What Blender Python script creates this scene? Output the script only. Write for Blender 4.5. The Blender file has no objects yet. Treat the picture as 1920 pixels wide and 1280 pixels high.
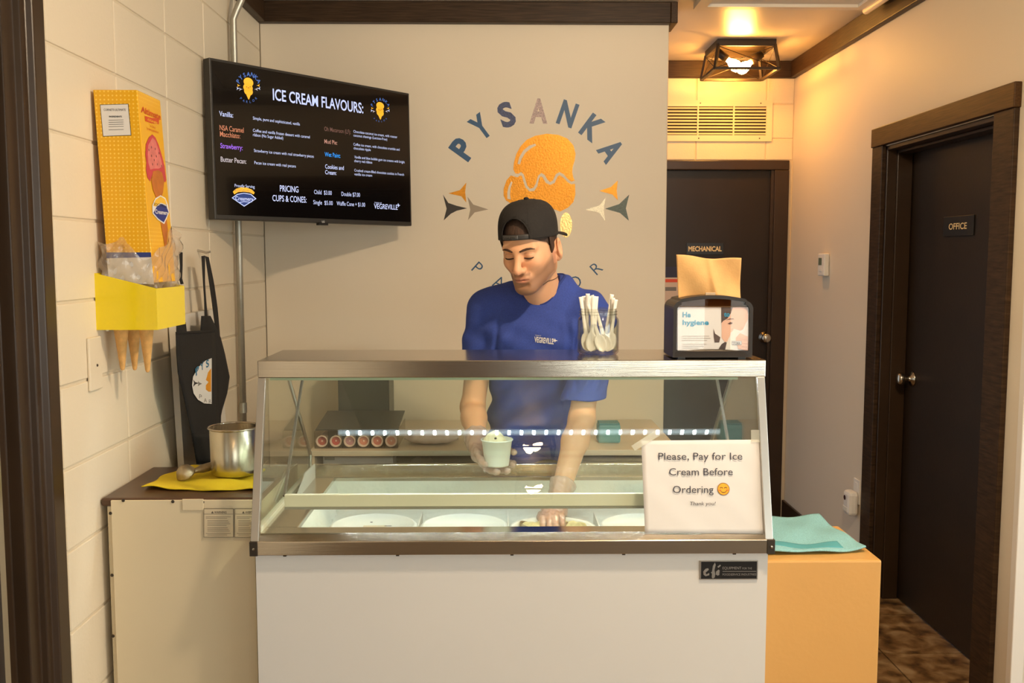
import bpy, bmesh, math, random
import numpy as np
from mathutils import Vector, Matrix, Euler
from mathutils.bvhtree import BVHTree
random.seed(7); np.random.seed(7)
S = bpy.context.scene
COL = S.collection
# ------------------------------------------------------------------ camera
F, CX, CY, H = 1786.0, 960.0, 640.0, 1.55
_d = Vector(((935 - CX) / F, -(480 - CY) / F, -1.0)).normalized()
_z = Vector((0, _d.z, -_d.y)).normalized()
if _z.y < 0: _z = -_z
_x = _d.cross(_z)
MW = Matrix((_x, _d, _z))                    # camera axes -> world axes
CAM = Vector((0, 0, H))
cam = bpy.data.cameras.new('camera'); cam.sensor_width = 36; cam.lens = F * 36 / 1920
cam.clip_start = .05
camo = bpy.data.objects.new('camera', cam); COL.objects.link(camo)
camo.matrix_world = Matrix.Translation(CAM) @ MW.to_4x4()
S.camera = camo
# ------------------------------------------------------------------ world, daylight, exposure
S.view_settings.view_transform = 'Standard'; S.view_settings.look = 'None'
S.view_settings.gamma = 1.0; S.view_settings.use_curve_mapping = False
S.view_settings.exposure = 0.0
S.cycles.use_denoising = True
S.cycles.max_bounces = 10; S.cycles.transparent_max_bounces = 24
w = bpy.data.worlds.new('sky'); S.world = w; w.use_nodes = True
w.node_tree.nodes['Background'].inputs[0].default_value = (.75, .87, 1, 1)
w.node_tree.nodes['Background'].inputs[1].default_value = 1.0
def area(name, loc, rot, sx, sy, power, col):
    l = bpy.data.lights.new(name, 'AREA'); l.shape = 'RECTANGLE'; l.size = sx; l.size_y = sy
    l.energy = power; l.color = col
    o = bpy.data.objects.new(name, l); COL.objects.link(o); o.location = loc; o.rotation_euler = rot
    return o
R90 = math.pi / 2
# daylight arriving through the two shop windows behind and to the right of the camera
area('daylight_rear_window', (2.4, -5.35, 1.35), (R90, 0, 0), 3.1, 2.1, 125, (1, .97, .95))
area('daylight_side_window', (4.35, -.6, 1.35), (R90, 0, R90), 5.0, 2.0, 140, (1, .97, .95))
# ------------------------------------------------------------------ pixel helpers
def ray(x, y): return MW @ Vector(((x - CX) / F, -(y - CY) / F, -1.0))
def onP(x, y, p, n):
    r = ray(x, y); n = Vector(n); return CAM + r * ((Vector(p) - CAM).dot(n) / r.dot(n))
def onX(x, y, X): return onP(x, y, (X, 0, 0), (1, 0, 0))
def onY(x, y, Y): return onP(x, y, (0, Y, 0), (0, 1, 0))
def onZ(x, y, Z): return onP(x, y, (0, 0, Z), (0, 0, 1))
# ------------------------------------------------------------------ materials
def lin(c):
    return tuple(((v / 255) / 12.92 if v / 255 <= .04045 else ((v / 255 + .055) / 1.055) ** 2.4) for v in c) + (1,)
MATS = {}
def mat(name, rgb, rough=.6, metal=0, var=0, vscale=20, bump=0, bscale=60, emit=0, stretch=None, coat=0, attr=None, trans=0, spec=.5, subs=0):
    if name in MATS: return MATS[name]
    m = bpy.data.materials.new(name); m.use_nodes = True; MATS[name] = m
    nt = m.node_tree; b = nt.nodes['Principled BSDF']; L = nt.links.new
    c = lin(rgb); b.inputs['Base Color'].default_value = c
    b.inputs['Roughness'].default_value = rough; b.inputs['Metallic'].default_value = metal
    b.inputs['Coat Weight'].default_value = coat; b.inputs['Specular IOR Level'].default_value = spec
    if subs:
        b.inputs['Subsurface Weight'].default_value = subs; b.inputs['Subsurface Radius'].default_value = (.012, .005, .003)
        b.inputs['Subsurface Scale'].default_value = .6
    if trans: b.inputs['Transmission Weight'].default_value = trans
    tc = nt.nodes.new('ShaderNodeTexCoord'); src = tc.outputs['Object']
    if stretch:
        mp = nt.nodes.new('ShaderNodeMapping'); mp.inputs['Scale'].default_value = stretch; L(src, mp.inputs[0]); src = mp.outputs[0]
    if attr:
        a = nt.nodes.new('ShaderNodeAttribute'); a.attribute_name = attr; L(a.outputs['Color'], b.inputs['Base Color'])
    elif var:
        n = nt.nodes.new('ShaderNodeTexNoise'); n.inputs['Scale'].default_value = vscale; n.inputs['Detail'].default_value = 6
        L(src, n.inputs['Vector'])
        r = nt.nodes.new('ShaderNodeValToRGB'); L(n.outputs['Fac'], r.inputs['Fac'])
        r.color_ramp.elements[0].position = .3; r.color_ramp.elements[1].position = .7
        r.color_ramp.elements[0].color = tuple(max(0, v * (1 - var)) for v in c[:3]) + (1,)
        r.color_ramp.elements[1].color = tuple(min(1, v * (1 + var)) for v in c[:3]) + (1,)
        L(r.outputs['Color'], b.inputs['Base Color'])
    if bump:
        n = nt.nodes.new('ShaderNodeTexNoise'); n.inputs['Scale'].default_value = bscale; n.inputs['Detail'].default_value = 4
        L(src, n.inputs['Vector'])
        bp = nt.nodes.new('ShaderNodeBump'); bp.inputs['Strength'].default_value = bump; bp.inputs['Distance'].default_value = .004
        L(n.outputs['Fac'], bp.inputs['Height']); L(bp.outputs['Normal'], b.inputs['Normal'])
    if emit:
        b.inputs['Emission Color'].default_value = c; b.inputs['Emission Strength'].default_value = emit
    return m
def glass_mat(name, tint=(235, 245, 235), refl=.04, rough=.0, milk=0, milkcol=(240, 240, 235)):
    """thin clear pane: transparent plus a Schlick mirror, optional milky film"""
    if name in MATS: return MATS[name]
    m = bpy.data.materials.new(name); m.use_nodes = True; MATS[name] = m
    nt = m.node_tree; L = nt.links.new
    for n in list(nt.nodes): nt.nodes.remove(n)
    out = nt.nodes.new('ShaderNodeOutputMaterial'); t = nt.nodes.new('ShaderNodeBsdfTransparent'); t.inputs[0].default_value = lin(tint)
    g = nt.nodes.new('ShaderNodeBsdfGlossy'); g.inputs['Roughness'].default_value = rough
    lw = nt.nodes.new('ShaderNodeLayerWeight'); p = nt.nodes.new('ShaderNodeMath'); p.operation = 'POWER'; p.inputs[1].default_value = 5
    ma = nt.nodes.new('ShaderNodeMath'); ma.operation = 'MULTIPLY_ADD'; ma.inputs[1].default_value = 1 - refl; ma.inputs[2].default_value = refl
    L(lw.outputs['Facing'], p.inputs[0]); L(p.outputs[0], ma.inputs[0])
    mx = nt.nodes.new('ShaderNodeMixShader'); L(ma.outputs[0], mx.inputs[0]); L(g.outputs[0], mx.inputs[2])
    if milk:
        d = nt.nodes.new('ShaderNodeBsdfTranslucent'); d.inputs[0].default_value = lin(milkcol)
        d2 = nt.nodes.new('ShaderNodeBsdfDiffuse'); d2.inputs[0].default_value = lin(milkcol)
        a = nt.nodes.new('ShaderNodeMixShader'); a.inputs[0].default_value = .5; L(d.outputs[0], a.inputs[1]); L(d2.outputs[0], a.inputs[2])
        m2 = nt.nodes.new('ShaderNodeMixShader'); m2.inputs[0].default_value = milk; L(t.outputs[0], m2.inputs[1]); L(a.outputs[0], m2.inputs[2])
        L(m2.outputs[0], mx.inputs[1])
    else: L(t.outputs[0], mx.inputs[1])
    L(mx.outputs[0], out.inputs['Surface'])
    return m
def tile_mat():
    m = mat('slate_tile', (120, 92, 62), .35, bump=.4, bscale=14)
    nt = m.node_tree; L = nt.links.new; b = nt.nodes['Principled BSDF']
    tc = nt.nodes.new('ShaderNodeNewGeometry')
    n = nt.nodes.new('ShaderNodeTexNoise'); n.inputs['Scale'].default_value = 13; n.inputs['Detail'].default_value = 9; n.inputs['Distortion'].default_value = .35
    L(tc.outputs['Position'], n.inputs['Vector'])
    r = nt.nodes.new('ShaderNodeValToRGB'); L(n.outputs['Fac'], r.inputs['Fac'])
    e = r.color_ramp.elements; e[0].position = .32; e[0].color = lin((58, 44, 30)); e[1].position = .68; e[1].color = lin((165, 140, 105))
    k = e.new(.45); k.color = lin((112, 82, 48)); k = e.new(.56); k.color = lin((140, 112, 76))
    L(r.outputs['Color'], b.inputs['Base Color']); return m
M_cream = mat('painted_block', (226, 213, 190), .5, bump=.25, bscale=90)
M_mortar = mat('painted_joint', (214, 200, 176), .6)
M_wall = mat('greige_paint', (226, 213, 192), .5, bump=.06, bscale=150)
M_ceil = mat('ceiling_paint', (226, 214, 196), .35, bump=.05, bscale=120)
M_wood = mat('dark_stained_wood', (58, 42, 28), .42, var=.45, vscale=14, stretch=(1, 1, 9), bump=.1, bscale=30, spec=.2)
M_woodx = mat('dark_stained_wood_long', (58, 42, 28), .42, var=.45, vscale=10, stretch=(1, 12, 20), bump=.1, spec=.2)
M_woody = mat('dark_stained_wood_deep', (62, 44, 28), .42, var=.45, vscale=10, stretch=(12, 1, 20), bump=.1, spec=.2)
M_door = mat('dark_brown_door_paint', (42, 31, 22), .38, var=.12, vscale=5, bump=.05, spec=.28)
M_frame = mat('brown_steel_frame', (54, 39, 26), .32, var=.1, vscale=6, spec=.35)
M_steel = mat('brushed_steel', (205, 195, 180), .17, 1, var=.06, vscale=6, stretch=(1, 1, 60), bump=.03, bscale=8)
M_steel2 = mat('satin_steel', (200, 196, 190), .3, 1)
M_chrome = mat('nickel', (190, 180, 165), .2, 1)
M_dsteel = mat('dark_bracket', (70, 62, 54), .4, .6)
M_white = mat('white_enamel', (226, 224, 221), .3, coat=.2, var=.01, vscale=3)
M_whiteplas = mat('white_plastic', (236, 232, 224), .4)
M_paper = mat('white_paper', (224, 222, 221), .8)
M_ink = mat('black_ink', (35, 34, 40), .7)
M_greyink = mat('grey_ink', (120, 118, 116), .7)
M_black = mat('black_plastic', (22, 20, 20), .35)
M_almond = mat('almond_enamel', (224, 210, 180), .38, var=.015, vscale=3)
M_brownlam = mat('brown_laminate', (84, 58, 40), .35, var=.15, vscale=12)
M_yellow = mat('yellow_acrylic', (238, 212, 8), .22, coat=.3)
M_cone = mat('wafer', (222, 172, 104), .75, var=.15, vscale=60, bump=.3, bscale=180)
M_glass = glass_mat('pane_glass', (251, 254, 250), .035)
M_clear = glass_mat('clear_jar_glass', (246, 248, 246), .07)
# ------------------------------------------------------------------ object builders
WP = {}
def empty(name, loc, label=None, cat=None, group=None, parent=None):
    o = bpy.data.objects.new(name, None); COL.objects.link(o); o.empty_display_size = .05
    WP[o.name] = Vector(loc)
    if parent: o.parent = parent; o.location = Vector(loc) - WP[parent.name]
    else: o.location = loc
    return tag(o, label, cat, group)
def tag(o, label=None, cat=None, group=None, kind=None):
    if label: o['label'] = label
    if cat: o['category'] = cat
    if group: o['group'] = group
    if kind: o['kind'] = kind
    return o
def mk(name, V, Fc, m, parent=None, smooth=False, origin=None, bevel=0, solid=0, subd=0, colors=None):
    V = [Vector(v) for v in V] if not isinstance(V, np.ndarray) else V
    A = np.array([tuple(v) for v in V], dtype=float) if not isinstance(V, np.ndarray) else V
    if parent is not None: org = WP[parent.name]
    elif origin is not None: org = Vector(origin)
    else: org = Vector(((A[:, 0].min() + A[:, 0].max()) / 2, (A[:, 1].min() + A[:, 1].max()) / 2, A[:, 2].min()))
    me = bpy.data.meshes.new(name); me.from_pydata((A - np.array(org)).tolist(), [], [tuple(int(i) for i in f) for f in Fc]); me.update()
    if colors is not None:
        ca = me.color_attributes.new('Col', 'FLOAT_COLOR', 'POINT'); ca.data.foreach_set('color', np.asarray(colors, dtype=np.float32).ravel())
    for mm in (m if isinstance(m, (list, tuple)) else [m]): me.materials.append(mm)
    if smooth: me.polygons.foreach_set('use_smooth', [True] * len(me.polygons))
    o = bpy.data.objects.new(name, me); COL.objects.link(o)
    if parent is not None: o.parent = parent
    else: o.location = org
    WP[o.name] = org
    if bevel:
        b = o.modifiers.new('bevel', 'BEVEL'); b.width = bevel; b.segments = 2; b.limit_method = 'ANGLE'
    if solid:
        b = o.modifiers.new('solid', 'SOLIDIFY'); b.thickness = solid; b.offset = 0
    if subd:
        b = o.modifiers.new('sub', 'SUBSURF'); b.levels = subd; b.render_levels = subd
    return o
class G:
    """collects geometry for one mesh"""
    def __init__(s): s.v = []; s.f = []
    def add(s, V, Fc):
        n = len(s.v); s.v += [Vector(v) for v in V]; s.f += [tuple(i + n for i in f) for f in Fc]; return s
    def box(s, x0, x1, y0, y1, z0, z1):
        return s.add([(x, y, z) for x in (x0, x1) for y in (y0, y1) for z in (z0, z1)],
                     [(0, 1, 3, 2), (4, 6, 7, 5), (0, 4, 5, 1), (2, 3, 7, 6), (0, 2, 6, 4), (1, 5, 7, 3)])
    def obox(s, c, ux, uy, uz, hx, hy, hz):
        c, ux, uy, uz = Vector(c), Vector(ux).normalized(), Vector(uy).normalized(), Vector(uz).normalized()
        return s.add([c + ux * a * hx + uy * b * hy + uz * d * hz for a in (-1, 1) for b in (-1, 1) for d in (-1, 1)],
                     [(0, 1, 3, 2), (4, 6, 7, 5), (0, 4, 5, 1), (2, 3, 7, 6), (0, 2, 6, 4), (1, 5, 7, 3)])
    def bar(s, a, b, wx, wz, up=(0, 0, 1)):
        a, b = Vector(a), Vector(b); d = (b - a).normalized(); r = d.cross(Vector(up))
        if r.length < 1e-4: r = d.cross(Vector((1, 0, 0)))
        r.normalize(); u = r.cross(d)
        return s.obox((a + b) / 2, d, r, u, (b - a).length / 2, wx / 2, wz / 2)
    def prism(s, P, ext):
        P = [Vector(p) for p in P]; e = Vector(ext); n = len(P)
        return s.add(P + [p + e for p in P], [tuple(range(n))[::-1], tuple(range(n, 2 * n))] + [(i, (i + 1) % n, n + (i + 1) % n, n + i) for i in range(n)])
    def tube(s, pts, r, seg=8, cap=True):
        pts = [Vector(p) for p in pts]; rs = r if isinstance(r, (list, tuple)) else [r] * len(pts)
        V, Fc = [], []; pu = None
        for i, p in enumerate(pts):
            d = (pts[min(i + 1, len(pts) - 1)] - pts[max(i - 1, 0)]).normalized()
            if pu is None: pu = d.orthogonal().normalized()
            u = (pu - d * pu.dot(d)).normalized(); pu = u; v = d.cross(u)
            V += [p + (u * math.cos(2 * math.pi * k / seg) + v * math.sin(2 * math.pi * k / seg)) * rs[i] for k in range(seg)]
        for i in range(len(pts) - 1):
            for k in range(seg): Fc.append((i * seg + k, i * seg + (k + 1) % seg, (i + 1) * seg + (k + 1) % seg, (i + 1) * seg + k))
        if cap: Fc += [tuple(range(seg))[::-1], tuple(range((len(pts) - 1) * seg, len(pts) * seg))]
        return s.add(V, Fc)
    def lathe(s, prof, c, axis=(0, 0, 1), seg=32):
        """prof: (r, h) pairs from c along axis"""
        c = Vector(c); a = Vector(axis).normalized(); u = a.orthogonal().normalized(); v = a.cross(u); V, Fc = [], []
        for r, h in prof: V += [c + a * h + (u * math.cos(2 * math.pi * k / seg) + v * math.sin(2 * math.pi * k / seg)) * max(r, 1e-5) for k in range(seg)]
        for i in range(len(prof) - 1):
            for k in range(seg): Fc.append((i * seg + k, i * seg + (k + 1) % seg, (i + 1) * seg + (k + 1) % seg, (i + 1) * seg + k))
        return s.add(V, Fc)
    def grid(s, fn, nu, nv):
        V = [fn(i / nu, j / nv) for j in range(nv + 1) for i in range(nu + 1)]
        return s.add(V, [(j * (nu + 1) + i, j * (nu + 1) + i + 1, (j + 1) * (nu + 1) + i + 1, (j + 1) * (nu + 1) + i) for j in range(nv) for i in range(nu)])
    def sphere(s, c, r, seg=16, ring=10):
        r = r if isinstance(r, (list, tuple)) else (r, r, r); c = Vector(c); V = []
        for j in range(ring + 1):
            t = math.pi * j / ring
            V += [c + Vector((r[0] * math.sin(t) * math.cos(2 * math.pi * k / seg), r[1] * math.sin(t) * math.sin(2 * math.pi * k / seg), r[2] * math.cos(t))) for k in range(seg)]
        return s.add(V, [(j * seg + k, (j + 1) * seg + k, (j + 1) * seg + (k + 1) % seg, j * seg + (k + 1) % seg) for j in range(ring) for k in range(seg)])
    def mk(s, name, m, parent=None, **k): return mk(name, s.v, s.f, m, parent, **k)
def box(name, x0, x1, y0, y1, z0, z1, m, parent=None, **k): return G().box(x0, x1, y0, y1, z0, z1).mk(name, m, parent, **k)
# ------------------------------------------------------------------ flat print on planes
_fc = {}
def glyphs(body, bold=0, spacing=1.0):
    key = (body, bold, spacing)
    if key in _fc: return _fc[key]
    cu = bpy.data.curves.new('t', 'FONT'); cu.body = body; cu.size = 1; cu.offset = bold; cu.resolution_u = 3; cu.space_character = spacing
    cu.fill_mode = 'FRONT'
    ob = bpy.data.objects.new('t', cu); COL.objects.link(ob)
    me = bpy.data.meshes.new_from_object(ob.evaluated_get(bpy.context.evaluated_depsgraph_get()))
    V = np.array([v.co[:2] for v in me.vertices]); Fc = [tuple(p.vertices) for p in me.polygons]
    bpy.data.objects.remove(ob); bpy.data.curves.remove(cu); bpy.data.meshes.remove(me)
    _fc[key] = (V, Fc); return V, Fc
CAPH = .727
class Plane:
    """a flat face in the room: origin, right and up axes; photo pixels are cast onto it"""
    def __init__(s, o, u, v):
        s.o, s.u, s.v = Vector(o), Vector(u).normalized(), Vector(v).normalized(); s.n = s.u.cross(s.v).normalized(); s.g = {}
    def uv(s, x, y): p = onP(x, y, s.o, s.n) - s.o; return p.dot(s.u), p.dot(s.v)
    def pt(s, a, b, off=0): return s.o + s.u * a + s.v * b + s.n * off
    def layer(s, key):
        g = G(); s.g.setdefault(key, []).append(g); return g
    def text(s, key, body, a, b, width=None, cap=.02, bold=0, rot=0, center=False, off=.0012, spacing=1.0, sl=0):
        V, Fc = glyphs(body, bold, spacing); x0, x1 = V[:, 0].min(), V[:, 0].max()
        sy = cap / CAPH; sx = width / (x1 - x0) if width else sy
        X = (V[:, 0] - x0) * sx; Y = V[:, 1] * sy
        if center: X = X - (x1 - x0) * sx / 2; Y = Y - cap / 2
        X = X + Y * sl
        c, sn = math.cos(rot), math.sin(rot)
        s.layer(key).add([s.pt(a + x * c - y * sn, b + x * sn + y * c, off) for x, y in zip(X, Y)], Fc)
    def ptext(s, key, body, xl, yl, xr, yr, caph, **k):
        a, b = s.uv(xl, yl); a2, b2 = s.uv(xr, yr); _, t = s.uv(xl, yl - caph)
        s.text(key, body, a, b, a2 - a, t - b, **k)
    def poly(s, key, P, off=.0008):
        s.layer(key).add([s.pt(a, b, off) for a, b in P], [tuple(range(len(P)))])
    def ppoly(s, key, P, off=.0008): s.poly(key, [s.uv(*p) for p in P], off)
    def disc(s, key, a, b, ra, rb=None, off=.0008, n=24, rot=0):
        rb = rb or ra; c, sn = math.cos(rot), math.sin(rot)
        s.poly(key, [(a + ra * math.cos(2 * math.pi * k / n) * c - rb * math.sin(2 * math.pi * k / n) * sn, b + ra * math.cos(2 * math.pi * k / n) * sn + rb * math.sin(2 * math.pi * k / n) * c) for k in range(n)], off)
    def rect(s, key, a0, a1, b0, b1, off=.0008): s.poly(key, [(a0, b0), (a1, b0), (a1, b1), (a0, b1)], off)
    def emit(s, names, parent):
        for key, g in s.g.items():
            nm, m = names[key]
            for gg in g: gg.mk(nm, m, parent)
        s.g = {}
# ================================================================== the room
XL, XR, YB, YH, ZC = -1.05, 1.70, 4.31, 5.55, 2.657
XO, YO, XW = .755, 3.03, 4.2          # back wall end, right wall end, far right wall of the front room
YW = -5.2
def struct(o, label, cat): return tag(o, label, cat, kind='structure')
floor = struct(box('floor', XL - .3, XW + .2, YW - .2, YH + .2, -.12, -.008, mat('grout', (96, 80, 62), .8)), 'brown mottled slate tile floor', 'floor')
tm = tile_mat(); T = .405; tile_me = None
x = 1.508 - 6 * T
for i in range(7):
    for j in range(12):
        x0, y0 = x + i * T, 3.59 + (4 - j) * T
        if tile_me is None:
            o = G().box(0, T - .006, 0, T - .006, -.01, 0).mk('tile', tm, floor, bevel=.0015); tile_me = o.data
            tile_me.transform(Matrix.Translation(WP[floor.name]))
        else:
            o = bpy.data.objects.new('tile', tile_me); COL.objects.link(o); o.parent = floor
        o.location = Vector((x0, y0, .001 * math.sin(i * 7 + j * 3) * .5)) - WP[floor.name]
# ceiling
ceiling = struct(box('ceiling', XL - .3, XW + .2, YW - .2, YH + .2, ZC, ZC + .1, M_ceil), 'pale painted ceiling', 'ceiling')
# left wall of painted concrete blocks, laid in stack bond
wl = struct(box('wall_left', XL - .2, XL - .004, 2.17, YB + .05, 0, ZC, M_mortar), 'cream painted concrete block wall in stack bond beside the TV', 'wall')
BH, BL = .2025, .405
zr = [1.438 + BH * k for k in range(-8, 8)]
yj = [2.278 + BL * k for k in range(-1, 6)]
bm_cache = {}
def block(parent, axis, p, w_, h_, d_=.05):
    """one block face 8 mm deep joints, axis 'x' faces +X, 'y' faces -Y"""
    key = (axis, round(w_, 4), round(h_, 4))
    if key not in bm_cache:
        g = G(); e = .0035
        if axis == 'x': g.box(-d_, 0, e, w_ - e, e, h_ - e)
        else: g.box(e, w_ - e, 0, d_, e, h_ - e)
        o = g.mk('block', M_cream, parent, bevel=.003)
        o.data.transform(Matrix.Translation(WP[parent.name])); bm_cache[key] = o.data
    else:
        o = bpy.data.objects.new('block', bm_cache[key]); COL.objects.link(o); o.parent = parent
        b = o.modifiers.new('bevel', 'BEVEL'); b.width = .003; b.segments = 2; b.limit_method = 'ANGLE'
    o.location = Vector(p) - WP[parent.name]
def blockwall(parent, axis, c, a0, a1, z0, z1, aj, zj):
    aj = sorted(aj); zj = sorted(zj); A = [a0] + [a for a in aj if a0 + .02 < a < a1 - .02] + [a1]; Z = [z0] + [z for z in zj if z0 + .02 < z < z1 - .02] + [z1]
    for i in range(len(A) - 1):
        for k in range(len(Z) - 1):
            block(parent, axis, (c, A[i], Z[k]) if axis == 'x' else (A[i], c, Z[k]), A[i + 1] - A[i], Z[k + 1] - Z[k])
blockwall(wl, 'x', XL, 2.235, YB, 0, ZC, yj, zr)
# back wall (smooth), with its free right end
wb = struct(box('wall_back', XL, XO, YB, YB + .13, 0, ZC, M_wall, bevel=.004), 'smooth greige painted wall carrying the ice cream emblem', 'wall')
# hall end wall of blocks, right wall with the office door opening
wh = struct(G().box(XO - .6, .73, YH + .004, YH + .2, 0, ZC).box(.73, XR + .2, YH + .004, YH + .2, 2.1, ZC).box(1.655, XR + .2, YH + .004, YH + .2, 0, 2.1).mk('wall_hall_end', M_mortar), 'cream painted block wall at the end of the hall above the mechanical door', 'wall')
blockwall(wh, 'y', YH, .6, XR, 2.1, ZC, [onY(1306, 180, YH).x, onY(1306, 180, YH).x + .405, .6], [onY(1400, 195, YH).z, onY(1400, 260, YH).z, onY(1400, 195, YH).z + .2])
DY0, DY1, DZ = 3.26, 4.215, 2.03     # office door opening
wr = struct(G().box(XR, XR + .14, YO, DY0, 0, ZC).box(XR, XR + .14, DY1, YH + .2, 0, ZC).box(XR, XR + .14, DY0, DY1, DZ, ZC).mk('wall_right', M_wall), 'greige painted hall wall around the office door', 'wall')
struct(box('wall_front_right', XR + .1, XW + .2, YO - .0, YO + .13, 0, ZC, M_wall), 'greige wall of the front room turning away to the right', 'wall')
# the unseen front of the shop: left wall, window walls
struct(G().box(XL - .2, XL, YW, .93, 0, ZC).box(XL - .2, XL, .93, 2.17, 2.25, ZC).mk('wall_left_front', M_wall), 'greige wall of the front room left of the entrance door', 'wall')
struct(G().box(XL - .2, .8, YW - .15, YW, 0, ZC).box(.8, XW + .2, YW - .15, YW, 0, .3).box(.8, XW + .2, YW - .15, YW, 2.4, ZC).box(3.95, XW + .2, YW - .15, YW, .3, 2.4).box(1.3, 1.6, YW - .15, YW, .3, 2.4).box(2.25, 2.5, YW - .15, YW, .3, 2.4).box(3.1, 3.3, YW - .15, YW, .3, 2.4).mk('wall_rear', mat('brown_panelling', (88, 60, 38), .5, var=.3, vscale=6, stretch=(8, 1, 1))), 'brown panelled front shop wall with added piers across the wide window', 'wall')  # unseen; piers added so the steel canopy reflects alternating bands
struct(G().box(XW, XW + .15, YW, YO, 0, .35).box(XW, XW + .15, YW, YO, 2.35, ZC).box(XW, XW + .15, YW, -3.15, .35, 2.35).box(XW, XW + .15, 1.95, YO, .35, 2.35).mk('wall_far_right', M_wall), 'greige side wall of the shop around the long window', 'wall')
def window(name, rects, axis, label):
    g = G()
    for r in rects: g.box(*r)
    o = struct(g.mk(name, M_frame), label, 'window'); return o
W1 = window('window_1', [(.8 + k * 1.05 - .03, .8 + k * 1.05 + .03, YW - .1, YW - .02, .3, 2.4) for k in range(4)] + [(.8, 3.95, YW - .1, YW - .02, z - .03, z + .03) for z in (.33, 2.37)], 'y', 'wide brown framed shop window behind the camera')
box('pane', .8, 3.95, YW - .065, YW - .055, .3, 2.4, M_glass, W1)
W2 = window('window_2', [(XW + .02, XW + .1, -3.15 + k * 1.275 - .03, -3.15 + k * 1.275 + .03, .35, 2.35) for k in range(5)] + [(XW + .02, XW + .1, -3.15, 1.95, z - .03, z + .03) for z in (.38, 2.32)], 'x', 'long brown framed side window of the shop')
box('pane', XW + .055, XW + .065, -3.15, 1.95, .35, 2.35, M_glass, W2)
# ---- timber trims
struct(box('trim_1', XL + .0, XO - .0005, YB - .045, YB, 2.566, ZC - .001, M_woodx, bevel=.004), 'dark stained timber trim along the top of the emblem wall', 'trim')
struct(box('trim_2', XL, XL + .035, 2.4, YB - .046, 2.566, ZC - .001, M_woody, bevel=.004), 'dark stained timber trim above the block wall', 'trim')
struct(box('trim_3', XR - .035, XR, YO + .0, YH - .036, 2.562, ZC - .001, M_woody, bevel=.004), 'dark stained timber trim along the hall wall by the ceiling', 'trim')
struct(box('trim_4', XO - .6, XR, YH - .035, YH, 2.562, ZC - .001, M_woodx, bevel=.004), 'dark stained timber trim above the hall vent', 'trim')
struct(G().box(XO, XO + .03, YB - .045, YB + .13, 2.566, ZC - .001).mk('trim_5', M_woody, bevel=.003), 'dark timber trim wrapping the free end of the emblem wall', 'trim')
struct(box('baseboard_right', XR - .015, XR, 4.33, YH, 0, .105, M_frame, bevel=.004), 'brown baseboard along the hall wall', 'baseboard')
struct(box('baseboard_front', XR - .015, XR, YO, 3.12, 0, .09, M_frame, bevel=.004), 'short brown baseboard beside the office door', 'baseboard')
struct(box('trim_6', XR - .012, XR + .03, YO - .02, YO + .012, 0, ZC - .1, mat('white_trim_paint', (236, 230, 222), .4), bevel=.003), 'white corner trim at the right edge of the hall wall', 'trim')
# ---- office door
d2 = empty('door_office', (XR + .11, 3.74, 0)); struct(d2, 'dark brown office door with a round nickel knob', 'door'); d2.name = 'door_2'; WP[d2.name] = Vector((XR + .11, 3.74, 0))
LX = XR + .109
box('leaf', LX, LX + .04, DY0 + .02, DY1 - .022, .008, DZ - .02, M_door, d2)
g = G()
g.box(XR - .001, LX + .05, DY1 - .02, DY1 + .0, 0, DZ).box(XR - .001, LX + .05, DY0, DY0 + .02, 0, DZ).box(XR - .001, LX + .05, DY0, DY1, DZ - .02, DZ)
g.box(XR + .04, LX - .002, DY1 - .034, DY1 - .02, 0, DZ - .02).box(XR + .04, LX - .002, DY0 + .02, DY0 + .034, 0, DZ - .02).box(XR + .04, LX - .002, DY0 + .02, DY1 - .02, DZ - .034, DZ - .02)
g.mk('jamb', M_frame, d2, bevel=.003)
def cas(name, *a): G().box(*a).mk(name, M_wood, d2, bevel=.003)
cas('casing', XR - .02, XR, DY1 - .005, DY1 + .105, 0, 2.033); cas('casing', XR - .02, XR, DY0 - .125, DY0 + .005, 0, 2.033)
G().box(XR - .026, XR, 3.128, 4.322, 2.033, 2.115).mk('head_casing', mat('dark_stained_wood_head', (74, 50, 26), .4, var=.35, vscale=10, stretch=(12, 1, 20), bump=.1, spec=.2), d2, bevel=.003)
kp = onX(1690, 710, LX - .05); ky, kz = kp.y, kp.z
kn = G().lathe([(.0, -.001), (.033, -.001), (.033, .006), (.012, .012), (.011, .035), (.022, .04), (.027, .05), (.026, .062), (.018, .068), (0, .069)], (LX, ky, kz), (-1, 0, 0), 24).mk('knob', M_chrome, d2, smooth=True)
pl = Plane((LX, 3.74, 0), (0, -1, 0), (0, 0, 1))
a0, b1 = pl.uv(1772, 407); a1, b0 = pl.uv(1827, 441)
sg = empty('door_sign', (LX, -a0 + 3.74, b0), 'black plastic door plate reading OFFICE', 'sign')
bz = (b0 + b1) / 2
G().obox(pl.pt((a0 + a1) / 2, bz, .003), pl.u, pl.v, pl.n, (a1 - a0) / 2, (b1 - b0) / 2, .003).mk('plate', M_black, sg, bevel=.001)
M_goldtxt = mat('cream_lettering', (238, 215, 165), .6)
pl.text('t', 'OFFICE', (a0 + a1) / 2, bz, (a1 - a0) * .6, (b1 - b0) * .32, bold=.015, center=True, off=.0066)
pl.emit({'t': ('lettering', M_goldtxt)}, sg)
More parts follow.
